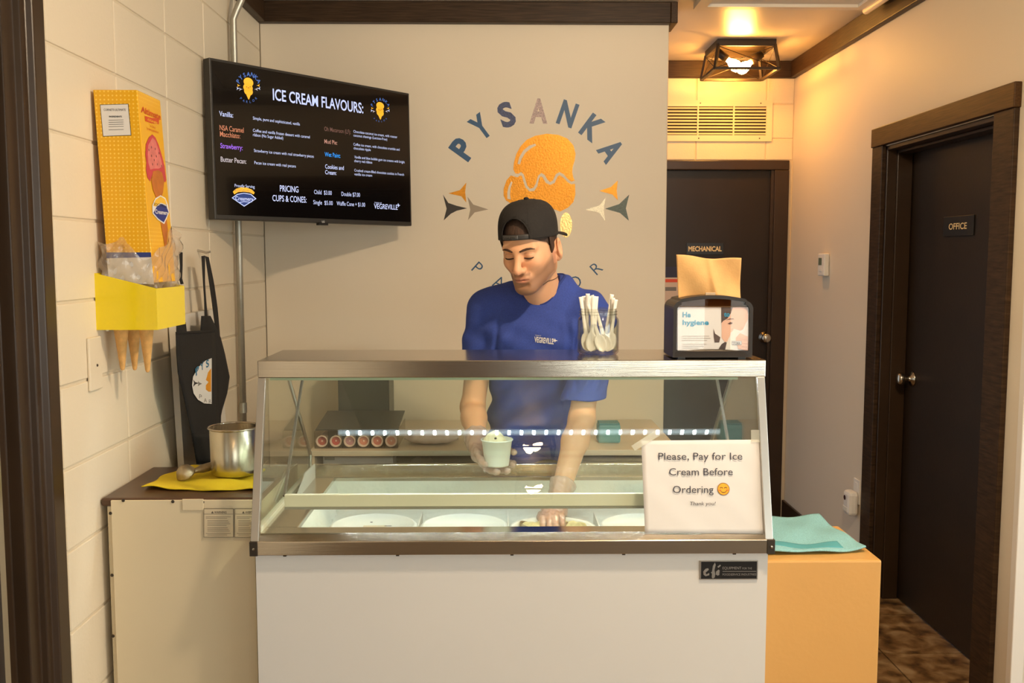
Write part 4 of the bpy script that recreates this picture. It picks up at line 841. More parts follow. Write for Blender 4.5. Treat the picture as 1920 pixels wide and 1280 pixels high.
spots = [(-.028, -.012, -.042, .002), (-.02, .006, -.034, .01), (-.03, .012, -.026, -.008), (.012, -.03, -.03, .0), (-.01, .02, -.018, .012), (-.022, -.024, -.012, -.006), (.0, .026, -.01, .018), (-.012, -.006, -.004, .004), (.026, -.018, -.014, .02), (.018, .02, .034, .012), (.03, -.008, .042, -.004), (.036, .012, .036, .006)]
for k, (bx, by, tx, ty) in enumerate(spots):
    B = Vector((jc.x + bx, jc.y + by, CZ1 + .010)); T_ = Vector((jc.x + tx * 1.15, jc.y + ty, CZ1 + .150 + .02 * rs.random()))
    d = (T_ - B).normalized(); side = d.cross(Vector((.25 * math.sin(k * 2.1), -1, .1))).normalized(); nn = side.cross(d).normalized(); Ln = (T_ - B).length
    def spf(u, v_):
        l = v_ * Ln; s = u * 2 - 1
        if l < .048:
            q = l / .048; w_ = .0145 * math.sqrt(max(0, 1 - (2 * q * .93 - 1) ** 2)) + .0012; dep = -.005 * (1 - s * s) * math.sin(math.pi * min(1, q * 1.05))
        else: w_ = .0055 - .0012 * math.sin(math.pi * (l - .048) / (Ln - .048)); dep = .0015 * (1 - s * s)
        return B + d * l + side * s * w_ + nn * dep
    o = G().grid(spf, 6, 26).mk('spoon', M_spoon, smooth=True, solid=.0014)
    lab = 'white plastic spoon standing in the glass jar, handle up toward the %s' % ('server' if tx < .02 else 'napkin dispenser')
    tag(o, lab, 'spoon', 'spoons in the jar, server side' if tx < .02 else 'spoons in the jar, dispenser side')
# ---- napkin dispenser
nx0, nx1 = onY(1262, 640, 2.50).x, onY(1411, 640, 2.50).x; ny0, ny1 = 2.50, 2.64; nz0 = CZ1 + .004
nd = empty('napkin_dispenser', ((nx0 + nx1) / 2, 2.57, CZ1), 'dark grey napkin dispenser with a printed front on the canopy', 'napkin dispenser')
M_nd = mat('charcoal_plastic', (40, 34, 30), .4, spec=.35); M_smoke = glass_mat('smoked_lid', (200, 180, 160), .02)
wN = nx1 - nx0
def archz(u): return .150 + .014 * (1 - (2 * u - 1) ** 2)
def outlineN(ins=0, zb=0.0):
    P = [(nx0 + ins, nz0 + zb), (nx1 - ins, nz0 + zb)]
    r = .022 - ins * .5
    P += [(nx1 - ins, nz0 + .150 - r - ins)] + [(nx1 - ins - r + r * math.cos(q * math.pi / 12), nz0 + .150 - r - ins + r * math.sin(q * math.pi / 12)) for q in range(1, 6)]
    P += [(nx1 - .02 - (wN - .04) * q / 12, nz0 + archz(.09 + .82 * (1 - q / 12)) - ins) for q in range(13)]
    P += [(nx0 + ins + r - r * math.sin(q * math.pi / 12), nz0 + .150 - r - ins + r * math.cos(q * math.pi / 12)) for q in range(1, 6)] + [(nx0 + ins, nz0 + .150 - r - ins)]
    return P
O1, O2 = outlineN(0), outlineN(.009, .018)
n_ = len(O1); V = [(a, ny0, b) for a, b in O1] + [(a, ny0, b) for a, b in O2] + [(a, ny0 + .03, b) for a, b in O2] + [(a, ny1, b) for a, b in O1]
Fc = [(i, (i + 1) % n_, n_ + (i + 1) % n_, n_ + i) for i in range(n_)] + [(n_ + i, n_ + (i + 1) % n_, 2 * n_ + (i + 1) % n_, 2 * n_ + i) for i in range(n_)] + [(i, 3 * n_ + i, 3 * n_ + (i + 1) % n_, (i + 1) % n_) for i in range(n_)] + [tuple(range(3 * n_, 4 * n_))]
mk('shell', V, Fc, M_nd, nd)
G().prism([(a_, ny0 + .02, b_) for a_, b_ in outlineN(.0095, .018)], (0, .008, 0)).mk('napkin_stack', mat('kraft_stack', (206, 164, 116), .8, var=.1, vscale=8, stretch=(1, 1, 40)), nd)
zs = onY(1330, 575, ny0).z
box('card_window', nx0 + .010, nx1 - .010, ny0 + .004, ny0 + .006, nz0 + .019, zs, glass_mat('clear_window', (252, 252, 252), .022), nd)
G().prism([(nx0 + .0095, ny0 + .004, zs + .001), (nx1 - .0095, ny0 + .004, zs + .001)] + [(x_, ny0 + .004, z_) for x_, z_ in O2 if z_ > zs + .004], (0, .004, 0)).mk('smoked_lid', M_smoke, nd)
G().prism([(nx0 + .006, ny0 - .001, nz0 + .003), (nx1 - .006, ny0 - .001, nz0 + .003), (nx1 - .006, ny0 - .001, nz0 + .014)] + [(nx1 - .006 - (wN - .012) * q / 10, ny0 - .001 - .004 * math.sin(math.pi * q / 10), nz0 + .014 + .008 * math.sin(math.pi * q / 10)) for q in range(1, 10)] + [(nx0 + .006, ny0 - .001, nz0 + .014)], (0, .006, 0)).mk('lower_lip', M_nd, nd)
box('foot', nx0 + .015, nx0 + .035, ny0 + .01, ny0 + .03, CZ1, nz0, M_black, nd); box('foot', nx1 - .035, nx1 - .015, ny0 + .01, ny0 + .03, CZ1, nz0, M_black, nd); box('foot', nx1 - .035, nx1 - .015, ny1 - .03, ny1 - .01, CZ1, nz0, M_black, nd); box('foot', nx0 + .015, nx0 + .035, ny1 - .03, ny1 - .01, CZ1, nz0, M_black, nd)
NP = Plane((0, ny0 + .009, 0), (1, 0, 0), (0, 0, 1)); e7 = lambda x, y: (1250 + x / 9.144, 540 + y / 9.144)
npoly = lambda k, P, off: NP.ppoly(k, [e7(*p) for p in P], off)
npoly('w', [(188, 330), (1400, 330), (1400, 1085), (188, 1085)], .0002)
NP.ptext('t', 'He', *e7(270, 498), *e7(410, 498), 10, off=.001, bold=.03); NP.ptext('t', 'to', *e7(980, 485), *e7(1080, 485), 9, off=.0018, bold=.03); NP.ptext('t', 'hygiene', *e7(270, 628), *e7(720, 628), 9.5, off=.001, bold=.03)
for y_, x1 in ((820, 730), (857, 750), (893, 690), (958, 680), (992, 640), (1024, 540)): npoly('g', [(262, y_ - 5), (x1, y_ - 5), (x1, y_ + 6), (262, y_ + 6)], .001)
npoly('s', [(945, 330), (1390, 330), (1395, 520), (1310, 700), (1265, 730), (1180, 700), (1100, 760), (1060, 900), (1000, 930), (940, 850)], .0008)
npoly('h', [(935, 330), (1130, 330), (1100, 430), (1040, 520), (970, 560), (935, 600)], .0012); npoly('h', [(800, 690), (830, 780), (920, 840), (900, 930), (820, 930), (805, 830)], .0008)
npoly('n', [(1150, 690), (1230, 730), (1180, 860), (1200, 980), (1120, 1060), (1000, 1060), (1050, 880)], .0012)
npoly('s', [(1180, 850), (1260, 770), (1390, 830), (1395, 1075), (1230, 1040), (1190, 940)], .0014)
for q in (860, 920, 980, 1030): npoly('l', [(1220, q), (1385, q + 35), (1385, q + 42), (1220, q + 7)], .0018)
npoly('k', [(1040, 610), (1090, 580), (1130, 590), (1125, 612), (1080, 622)], .0014); npoly('k', [(1010, 548), (1080, 520), (1150, 520), (1150, 532), (1080, 535)], .0014)
npoly('h', [(940, 960), (1000, 920), (1030, 930), (1000, 1060), (880, 1060)], .001)
npoly('b', [(1115, 905), (1282, 905), (1282, 972), (1115, 972)], .002); npoly('w', [(1120, 910), (1277, 910), (1277, 967), (1120, 967)], .0023); NP.ptext('b', 'TORK', *e7(1130, 962), *e7(1270, 962), 4.6, off=.0027, bold=.02)
NP.emit({'w': ('printed_card', M_paper), 't': ('blue_lettering', mat('print_cyan', (52, 150, 190), .6)), 'g': ('fine_print', mat('print_pale_grey', (188, 180, 170), .6)), 's': ('skin_artwork', mat('print_skin', (224, 182, 160), .6)), 'h': ('hair_artwork', mat('print_hair', (84, 70, 66), .6, var=.3, vscale=50)), 'n': ('napkin_artwork', mat('print_napkin', (226, 222, 214), .6)), 'l': ('finger_lines', mat('print_line', (190, 130, 105), .6)), 'k': ('eye_artwork', mat('print_eye', (96, 66, 56), .6)), 'b': ('maker_mark', M_ink)}, nd)
p = onY(1332, 551, ny0); box('badge', p.x - .013, p.x + .013, ny0 - .001, ny0 + .004, p.z - .003, p.z + .004, mat('badge_tan', (176, 150, 118), .4, .4), nd, bevel=.0005)
c = [onY(1272, 548, 2.57), onY(1389, 548, 2.57), onY(1390, 484, 2.57), onY(1268, 477, 2.57)]
def npk(u, v_):
    p = (c[0] * (1 - u) + c[1] * u) * (1 - v_) + (c[3] * (1 - u) + c[2] * u) * v_
    p.z += (-.02 * (1 - v_)) + .002 * math.sin(u * 9) * v_ - .004 * math.sin(u * 3.1) * v_
    p.y += .006 * math.sin(u * 7 + v_ * 4) + .005 * math.sin(u * 3 - v_ * 3) + .01 * (v_ - .5) - .012 * math.exp(-((u - .5 - .12 * (1 - v_)) / .05) ** 2) * (1 - v_ * .6); return p
tag(G().grid(npk, 40, 24).mk('paper_napkin', mat('kraft_napkin', (204, 160, 102), .9, var=.05, vscale=30, bump=.15, bscale=200), smooth=True, solid=.0012), 'brown kraft paper napkin sticking up from the dispenser', 'napkin')
# ================================================================== tan pedestal and teal towel
bt = onY(1654, 1050, 2.56)
px1 = bt.x; pz1 = bt.z
ped = box('tan_pedestal', KX1 + .012, px1, 2.56, 2.90, 0, pz1, mat('ochre_paint', (222, 168, 96), .42, var=.03, vscale=4, bump=.12, bscale=60), bevel=.006)
tag(ped, 'ochre painted block pedestal to the right of the dipping cabinet', 'pedestal')
M_tow = mat('teal_terry', (152, 208, 212), .95, var=.1, vscale=220, bump=1, bscale=260)
c = [onZ(1452, 1044, pz1), onZ(1624, 1036, pz1), onZ(1536, 974, pz1), onZ(1420, 972, pz1)]
c[0].x = KX1 + .02; c[3].x = KX1 + .02
def tow(u, v_):
    p = (c[0] * (1 - u) + c[1] * u) * (1 - v_) + (c[3] * (1 - u) + c[2] * u) * v_
    h = .0035 + .008 * (.5 + .5 * math.sin(u * 6 + v_ * 8)) + .006 * (.5 + .5 * math.sin(u * 13 - v_ * 11)) + (.007 * max(0, 1 - v_ * 6) * (u ** 3))
    return Vector((p.x, p.y + .004 * math.sin(u * 7), pz1 + h))
tw = empty('teal_towel', (c[0] + c[2]) / 2, 'teal terry towel lying on the ochre pedestal', 'towel')
G().grid(tow, 50, 36).mk('cloth', M_tow, tw, smooth=True, solid=.005)
G().grid(lambda u, v_: tow(u * .82, .06 + .13 * v_ + .06 * (1 - u)) + Vector((0, 0, .0032)), 40, 6).mk('woven_band', mat('teal_band', (88, 168, 176), .8), tw, smooth=True, solid=.0012)
# ================================================================== back counter and the things on it
BX0, BX1, BY0, BZ = -.73, .70, 3.62, .805
bc_ = empty('back_counter', (-.1, 3.9, 0), 'pale laminate shelf counter along the emblem wall behind the server', 'counter')
M_lam = mat('pale_laminate', (222, 206, 184), .45, var=.03, vscale=10)
box('top', BX0, BX1, BY0, YB - .005, BZ - .022, BZ, M_lam, bc_, bevel=.002)
for xx in (BX0, -.02, BX1 - .02): box('upright', xx, xx + .02, BY0 + .005, YB - .005, 0, BZ - .022, M_lam, bc_)
box('back_panel', BX0, BX1, YB - .02, YB - .006, 0, BZ - .022, mat('shadow_panel', (120, 108, 94), .7), bc_)  # shade of the cubby interior painted into the panel colour
box('shelf', BX0 + .02, BX1 - .02, BY0 + .005, YB - .02, .60, .615, M_lam, bc_)
box('shelf_lip', BX0 + .02, BX1 - .02, BY0 + .0, BY0 + .018, .60, .738, M_lam, bc_)
def cpos(x_, y_, Y): return onY(x_, y_, Y)
# glove box and bag in the cubby
a, b = cpos(606, 866, 3.66), cpos(737, 866, 3.66)
gb = empty('glove_box', ((a.x + b.x) / 2, 3.72, .615), 'pale carton with a blue oval opening in the counter cubby', 'carton')
box('box', a.x, b.x, 3.66, 3.78, .615, .775, mat('pale_blue_carton', (190, 190, 196), .6), gb, bevel=.002)
GPn = Plane((a.x, 3.66, .615), (1, 0, 0), (0, 0, 1)); GPn.disc('b', (b.x - a.x) * .4, .1, .055, .03, off=.001); GPn.rect('k', .005, .045, .145, .157, .001); GPn.emit({'b': ('oval_opening', mat('glove_blue', (60, 100, 150), .6)), 'k': ('maker_print', M_greyink)}, gb)
a, b = cpos(742, 866, 3.70), cpos(838, 866, 3.70)
o = G().grid(lambda u, v_: Vector((a.x + (b.x - a.x) * (.5 + (u - .5) * (1 - .3 * v_)), 3.68 + .1 * math.sin(math.pi * u) * v_ + .006 * math.sin(u * 30), .616 + .14 * v_ * (.75 + .25 * math.sin(math.pi * u)))), 30, 10).mk('cup_bag', glass_mat('cloudy_film', (250, 246, 240), .06, .2, milk=.45, milkcol=(215, 200, 185)), smooth=True, solid=.002)
tag(o, 'cloudy plastic bag in the cubby beside the pale carton', 'bag')
# sleeve organiser
a, b = cpos(590, 845, 3.66), cpos(746, 845, 3.66); ow = b.x - a.x; oz = BZ
og = empty('cup_organiser', ((a.x + b.x) / 2, 3.8, BZ), 'clear acrylic organiser with a dark lid holding paper cup sleeves', 'organiser')
M_acr = glass_mat('acrylic', (246, 244, 240), .07)
box('floor_plate', a.x, b.x, 3.66, 3.95, oz, oz + .004, M_acr, og)
for k in range(7): box('divider', a.x + ow * k / 6 - .0015, a.x + ow * k / 6 + .0015, 3.66, 3.95, oz + .004, oz + .068, M_acr, og)
G().prism([(a.x + .0, 3.68, oz + .068), (b.x, 3.68, oz + .068), (b.x, 3.95, oz + .098), (a.x, 3.95, oz + .098)], (0, 0, .004)).mk('lid', mat('dark_lid', (52, 48, 44), .4), og)
M_cups = [mat('cup_rose', (186, 96, 84), .6), mat('cup_red', (196, 84, 80), .6), mat('cup_mauve', (190, 140, 150), .6), mat('cup_salmon', (214, 140, 118), .6), mat('cup_pink', (206, 124, 110), .6), mat('cup_peach', (214, 150, 128), .6)]
words = ['deep rose', 'red', 'mauve', 'salmon', 'pink', 'peach']
for k in range(6):
    cx_ = a.x + ow * (k + .5) / 6; cz_ = oz + .004 + .0235
    t = empty('cup_sleeve', (cx_, 3.8, oz + .004), 'stack of paper cups with a %s end in the clear organiser' % words[k], 'cups', 'cup stacks in the organiser')
    G().lathe([(.0, .012), (.0165, .012), (.019, .0), (.0225, -.001), (.0232, .004), (.0205, .008), (.02, .27), (0, .27)], (cx_, 3.665, cz_), (0, 1, 0), 24).mk('outer_cups', mat('cup_paper', (226, 200, 186), .6), t, smooth=True)
    G().lathe([(0, .0135), (.006, .0105), (.0155, .0115), (.0165, .0095)], (cx_, 3.665, cz_), (0, 1, 0), 20).mk('printed_end', M_cups[k], t)
# paper bag
a, b = cpos(757, 845, 3.68), cpos(858, 845, 3.68)
def bagp(u, v_):
    an = 2 * math.pi * v_; t_ = math.sin(math.pi * min(max(u, .02), .98)) ** .35
    return Vector((a.x + (b.x - a.x) * u + .004 * math.sin(an * 3), 3.76 + .07 * t_ * math.cos(an) + .004 * math.sin(u * 30), BZ + .027 + .026 * t_ * math.sin(an) * (1 + .1 * math.sin(u * 22 + an * 2)) if math.sin(an) > 0 else BZ + .027 + .026 * t_ * math.sin(an)))
tag(G().grid(bagp, 36, 24).mk('paper_bag', mat('pinkish_wrap', (226, 206, 196), .6, bump=.6, bscale=60), smooth=True), 'crumpled pale paper parcel lying on the back counter', 'parcel')
# black canister and teal boxes
a, b = cpos(634, 760, 4.02), cpos(730, 760, 4.02); tz = onY(680, 663, 4.02).z
bc2 = empty('black_canister', ((a.x + b.x) / 2, 4.1, BZ), 'tall black canister box at the back of the counter', 'canister')
box('body', a.x, b.x, 4.02, 4.2, BZ, tz - .01, mat('charcoal_box', (50, 48, 44), .4), bc2, bevel=.004)
G().lathe([(.034, 0), (.033, .006), (.025, .014), (.01, .018), (0, .0185)], ((a.x + b.x) / 2, 4.1, tz - .01), seg=24).mk('knob', M_black, bc2, smooth=True)
for px0, px1_, lab in ((1122, 1164, 'teal wipes box on the back counter right of the server'), (880, 893, 'small teal packet on the back counter left of the server')):
    a, b = cpos(px0, 800, 3.75), cpos(px1_, 800, 3.75)
    t = empty('teal_box', ((a.x + b.x) / 2, 3.79, BZ), lab, 'box')
    box('box', a.x, b.x, 3.75, 3.83, BZ, BZ + (.075 if px0 > 1000 else .04), mat('teal_card', (98, 158, 166), .6), t, bevel=.008)
    box('flap', a.x + .004, b.x - .004, 3.752, 3.828, BZ + (.075 if px0 > 1000 else .04), BZ + (.08 if px0 > 1000 else .044), mat('teal_card_dark', (70, 130, 140), .6), t)
# ================================================================== the server
def nets(Fv, lo, h):
    """surface nets: mesh of the zero level of a sampled distance field"""
    s = Fv < 0; c = sum(s[i:s.shape[0] - 1 + i, j:s.shape[1] - 1 + j, k:s.shape[2] - 1 + k].astype(np.int8) for i in (0, 1) for j in (0, 1) for k in (0, 1))
    act = (c > 0) & (c < 8); idx = -np.ones(act.shape, dtype=np.int64); I = np.argwhere(act); idx[act] = np.arange(len(I))
    pos = np.zeros((len(I), 3)); cnt = np.zeros(len(I)); C = [(i, j, k) for i in (0, 1) for j in (0, 1) for k in (0, 1)]
    for a in C:
        for ax in range(3):
            if a[ax]: continue
            b = list(a); b[ax] = 1; fa = Fv[I[:, 0] + a[0], I[:, 1] + a[1], I[:, 2] + a[2]]; fb = Fv[I[:, 0] + b[0], I[:, 1] + b[1], I[:, 2] + b[2]]
            m_ = (fa < 0) != (fb < 0); t = fa[m_] / (fa[m_] - fb[m_]); p = np.tile(np.array(a, float), (m_.sum(), 1)); p[:, ax] = t; pos[m_] += p; cnt[m_] += 1
    V = np.array(lo) + h * (I + pos / cnt[:, None]); Q = []
    for ax in range(3):
        sl0 = [slice(1, -1)] * 3; sl1 = [slice(1, -1)] * 3; sl0[ax] = slice(0, -1); sl1[ax] = slice(1, None)
        a, b = s[tuple(sl0)], s[tuple(sl1)]; e = np.argwhere(a != b); fl = a[a != b]
        e = e + 1; e[:, ax] -= 1; o1, o2 = [(1, 2), (2, 0), (0, 1)][ax]
        def cell(d1, d2):
            q = e.copy(); q[:, o1] -= d1; q[:, o2] -= d2; return idx[q[:, 0], q[:, 1], q[:, 2]]
        q = np.stack([cell(1, 1), cell(0, 1), cell(0, 0), cell(1, 0)], 1); q[~fl] = q[~fl][:, ::-1]; Q.append(q)
    Q = np.concatenate(Q); return V, Q[(Q >= 0).all(1)]
class Field:
    def __init__(s, lo, hi, h):
        s.lo, s.h = np.array(lo, float), h; n = np.ceil((np.array(hi) - s.lo) / h).astype(int) + 1
        g = [(s.lo[i] + h * np.arange(n[i])).astype(np.float32) for i in range(3)]; s.P = np.meshgrid(*g, indexing='ij'); s.d = np.full(tuple(n), 9., np.float32)
    def cone(s, a, b, ra, rb=None, sc=(1, 1, 1)):
        rb = ra if rb is None else rb; a, b = np.array(a, float), np.array(b, float); ba = b - a; X = [(s.P[i] - a[i]) for i in range(3)]
        t = np.clip((X[0] * ba[0] + X[1] * ba[1] + X[2] * ba[2]) / max(1e-9, ba @ ba), 0, 1)
        return np.sqrt(sum(((X[i] - t * ba[i]) / sc[i]) ** 2 for i in range(3))) - (ra + (rb - ra) * t)
    def ell(s, c, r, Rm=None):
        X = [s.P[i] - c[i] for i in range(3)]
        if Rm is not None: X = [Rm[0][i] * X[0] + Rm[1][i] * X[1] + Rm[2][i] * X[2] for i in range(3)]
        k0 = np.sqrt(sum((X[i] / r[i]) ** 2 for i in range(3))); k1 = np.sqrt(sum((X[i] / r[i] ** 2) ** 2 for i in range(3))) + 1e-9; return k0 * (k0 - 1) / k1
    def u(s, e, k=0.01):
        h = np.clip(.5 + .5 * (e - s.d) / k, 0, 1); s.d = e * (1 - h) + s.d * h - k * h * (1 - h); return s
    def sub(s, e, k=.004):
        h = np.clip(.5 - .5 * (s.d + e) / k, 0, 1); s.d = s.d * (1 - h) - e * h + k * h * (1 - h); return s
    def mesh(s): return nets(s.d, s.lo, s.h)
# joints (metres); his left hand is on the right of the picture
HS = 1.06; HC = Vector((.0965, 2.985, 1.582)); RH = Euler((math.radians(22), math.radians(-2), 0)).to_matrix(); RH = Matrix.Rotation(math.radians(-26), 3, 'Z') @ RH
C7 = Vector((.143, 3.115, 1.436)); SR, SL = Vector((-.043, 3.15, 1.362)), Vector((.312, 3.09, 1.345))
ER, EL = Vector((-.088, 3.165, 1.045)), Vector((.262, 2.975, 1.04)); WR, WL = Vector((-.068, 2.945, .962)), Vector((.179, 2.785, .835))
PEL = Vector((.125, 3.33, .90))
man = empty('person', (.125, 3.36, 0), 'server in a backward black cap and blue T-shirt bending to scoop ice cream', 'person')
M_skin = mat('skin', (214, 160, 122), .5, attr='Col', subs=.12, bump=.04, bscale=300)
def C3(c): return np.array(lin(c)[:3])
SK, LIP, RED, BRD = C3((224, 170, 130)), C3((208, 138, 114)), C3((230, 158, 126)), C3((112, 78, 58))
# ---- head and neck, in head space (x to his left, -y to the face, z up)
f = Field((-.105, -.135, -.235), (.105, .16, .13), .0021)
NB = RH.transposed() @ (C7 + Vector((0, .0, -.03)) - HC) / HS
f.d = f.ell((0, .012, .035), (.075, .094, .088))
f.u(f.ell((0, -.030, -.035), (.061, .058, .088)), .03)
f.u(f.cone((0, -.080, -.100), (0, -.07, -.096), .020, .02, (1.2, 1, 1)), .03)
for s in (-1, 1):
    f.u(f.cone((s * .015, -.074, -.100), (s * .051, -.005, -.066), .015, .017), .022)
    f.u(f.ell((s * .042, .012, -.025), (.033, .050, .055)), .02)
    f.u(f.cone((s * .0575, .004, -.02), (s * .0530, -.006, -.068), .0145, .0165), .02)
    f.u(f.ell((s * .036, -.060, -.024), (.023, .024, .021)), .024)
    f.u(f.cone((s * .012, -.0845, .019), (s * .043, -.070, .021), .010, .010), .014)
f.u(f.cone((0, -.086, .018), (0, -.092, -.002), .0085, .0085), .014)
for s in (-1, 1): f.sub(f.ell((s * .0305, -.0975, .0005), (.0165, .016, .0115)), .012)
f.u(f.cone((0, -.088, .008), (0, -.1115, -.033), .0078, .0118), .010)
f.u(f.cone((0, -.110, -.031), (0, -.111, -.036), .0108, .0100), .006)
for s in (-1, 1):
    f.u(f.ell((s * .0125, -.0995, -.038), (.0092, .0110, .0082)), .006)
    f.sub(f.ell((s * .0065, -.106, -.0475), (.0035, .0055, .0035)), .003)
    f.u(f.ell((s * .0305, -.0755, .0000), (.0150, .0130, .0125)), .004)
f.u(f.ell((0, -.083, -.066), (.026, .017, .02)), .014)
f.u(f.ell((0, -.0955, -.0625), (.0205, .0065, .0052)), .005); f.u(f.ell((0, -.0945, -.0735), (.0175, .0070, .0058)), .005)
f.sub(f.cone((-.022, -.0990, -.0680), (.022, -.0990, -.0680), .0016), .002)
f.sub(f.cone((-.014, -.096, -.0855), (.014, -.096, -.0855), .004), .010)
for s in (-1, 1):
    er = Matrix.Rotation(s * .35, 3, 'Z'); E3 = Matrix.Rotation(-.18, 3, 'X'); Rm = er @ E3
    f.u(f.ell((s * .0845, .018, -.018), (.0085, .0185, .032), Rm), .006); f.sub(f.ell((s * .0925, .012, -.014), (.0085, .0105, .019), Rm), .004)
    f.u(f.ell((s * .081, .010, -.043), (.006, .009, .011)), .004); f.u(f.ell((s * .078, -.002, -.018), (.004, .004, .006)), .003)
f.u(f.cone((0, .022, -.06), tuple(NB), .054, .062), .02)
f.u(f.cone((0, -.03, -.10), tuple(NB + Vector((0, -.035, .01))), .018, .018), .03)
V, Q = f.mesh()
x, y, z = V.T
col = np.tile(SK, (len(V), 1))
def mixc(w, c):
    global col
    w = np.clip(w, 0, 1)[:, None]; col = col * (1 - w) + np.array(c) * w
g2 = lambda d, s: np.exp(-(d / s) ** 2)
mixc(.35 * g2(np.abs(x) - .036, .018) * g2(z + .028, .02) * (y < -.03), RED)
mixc(.5 * g2(np.hypot(x, z + .036), .014) * (y < -.09), RED)
# stubble over jaw, chin and upper lip (colour of the hair itself)
jaw = np.clip((-.052 - z + .45 * np.clip(np.abs(x) - .03, 0, 1) + .35 * np.clip(y + .06, 0, .06)) / .02, 0, 1) * (z > -.135) * (y < .0)
nm = 1 - np.clip((y + .050) / .02, 0, 1) * np.clip((-.082 - z - .5 * np.clip(-.02 - y, 0, 1) + .25 * np.clip(np.abs(x) - .03, 0, 1)) / .012, 0, 1)
mixc(.72 * jaw * nm * np.clip((.002 - y) / .02, 0, 1), BRD)
mixc(.62 * g2(z + .054, .006) * (np.abs(x) < .026) * (y < -.085), BRD)
mixc(.55 * (np.abs(x) > .06) * np.clip((z + .075) / .02, 0, 1) * np.clip((.03 - z) / .02, 0, 1) * g2(y + .012, .012), BRD)
mixc(1.0 * np.clip(1.3 - np.hypot(x / .021, (z + .0685) / .0105), 0, .9) * (y < -.088), LIP)
mixc(.8 * g2(z + .068, .0018) * (np.abs(x) < .023) * (y < -.088), C3((120, 62, 50)))  # shade between the lips painted into the skin colour
mixc(.6 * np.clip(1 - np.hypot((np.abs(x) - .0065) / .0045, (z + .0465) / .004), 0, 1) * (y < -.095), C3((90, 45, 35)))  # shade inside the nostrils painted into the skin colour
mixc(.3 * g2(np.abs(x) - .0305, .014) * g2(z - .004, .008) * (y < -.07), C3((170, 108, 84)))
mixc(.35 * (np.abs(x) > .074) * (np.abs(z + .018) < .035), RED)
NH = len(V)
allV = [np.array([tuple(HC + RH @ Vector(v) * HS) for v in V])]; allQ = [Q]; allC = [col]
# ---- arms and hands
def hand(fd, palm, chains, extra=0):
    for a, b, ra, rb in palm: fd.u(fd.cone(a, b, ra + extra, rb + extra), .012)
    for ch, r in chains:
        e = None
        for i in range(len(ch) - 1):
            q = fd.cone(ch[i], ch[i + 1], r * (1 - .08 * i) + extra, r * (1 - .08 * (i + 1)) + extra); e = q if e is None else np.minimum(e, q)
        fd.u(e, .0045)
CU = Vector((-.006, 2.83, .922))                       # cup foot
palmR = [(WR, (-.058, 2.888, .942), .026, .024), ((-.062, 2.892, .95), (-.035, 2.884, .926), .019, .017)]
chR = [([(-.04, 2.886, .95), (-.01, 2.889, .953), (.026, 2.884, .956), (.044, 2.86, .958), (.0465, 2.838, .959)], .0093),
       ([(-.036, 2.884, .928), (-.005, 2.884, .922), (.024, 2.872, .920), (.0425, 2.847, .923), (.0430, 2.824, .925)], .0095),
       ([(-.042, 2.876, .918), (-.018, 2.862, .909), (.004, 2.842, .9065), (.022, 2.816, .907), (.027, 2.798, .911)], .0090),
       ([(-.052, 2.868, .918), (-.036, 2.844, .908), (-.018, 2.818, .9065), (-.004, 2.797, .908)], .0080),
       ([(-.068, 2.905, .955), (-.066, 2.868, .957), (-.061, 2.835, .948), (-.051, 2.806, .938), (-.042, 2.790, .934)], .0102)]
palmL = [(WL, (.163, 2.737, .803), .026, .023), ((.182, 2.735, .805), (.142, 2.728, .800), .017, .017)]
chL = [([(.136, 2.722, .800), (.127, 2.69, .797), (.126, 2.668, .779), (.134, 2.676, .762)], .0092), ([(.150, 2.716, .803), (.145, 2.68, .799), (.144, 2.657, .780), (.150, 2.667, .761)], .0096),
       ([(.166, 2.717, .804), (.164, 2.683, .800), (.163, 2.660, .781), (.166, 2.670, .762)], .0092), ([(.181, 2.724, .803), (.182, 2.694, .798), (.182, 2.673, .782), (.182, 2.682, .765)], .0080),
       ([(.140, 2.752, .806), (.122, 2.727, .792), (.124, 2.700, .776), (.138, 2.688, .768)], .0100)]
def arm(S_, E_, W_, palm, chains, lo, hi):
    fd = Field(lo, hi, .0028); fd.d = fd.cone(S_, E_, .049, .039)
    m1 = E_.lerp(W_, .3); fd.u(fd.cone(E_, m1, .039, .040), .02); fd.u(fd.cone(m1, W_, .040, .026), .02); hand(fd, palm, chains); return fd.mesh()
for a in ((SR, ER, WR, palmR, chR, (-.15, 2.76, .86), (.08, 3.24, 1.42)), (SL, EL, WL, palmL, chL, (.09, 2.62, .735), (.36, 3.17, 1.42))):
    V, Q = arm(*a); allV.append(V); allQ.append(Q); c_ = np.tile(SK, (len(V), 1)); allC.append(c_)
# ---- trunk and legs under the clothes
f = Field((-.08, 3.0, .04), (.34, 3.50, 1.46), .009)
f.d = f.cone(PEL, C7.lerp(PEL, .25), .10, .11, (1.4, 1, 1)); f.u(f.cone(SR, SL, .045), .05); f.u(f.cone(C7 - Vector((0, 0, .05)), C7, .055), .04)
for s in (-1, 1):
    hp = PEL + Vector((s * .085, 0, -.02)); kn_ = Vector((hp.x + s * .01, 3.36, .48)); an_ = Vector((hp.x + s * .015, 3.38, .09))
    f.u(f.cone(hp, kn_, .075, .052), .02); f.u(f.cone(kn_, an_, .05, .035), .02)
V, Q = f.mesh(); allV.append(V); allQ.append(Q); allC.append(np.tile(SK, (len(V), 1)))
off = 0; QQ = []
for V, Q in zip(allV, allQ): QQ.append(Q + off); off += len(V)
cc_ = np.concatenate(allC); body = mk('body', np.concatenate(allV), np.concatenate(QQ).tolist(), M_skin, man, smooth=True, colors=np.concatenate([cc_, np.ones((len(cc_), 1))], 1))
hw = lambda v: HC + RH @ Vector(v) * HS
RCAP = Matrix.Rotation(math.radians(-15), 3, 'X'); PCAP = Vector((0, .01, .05))
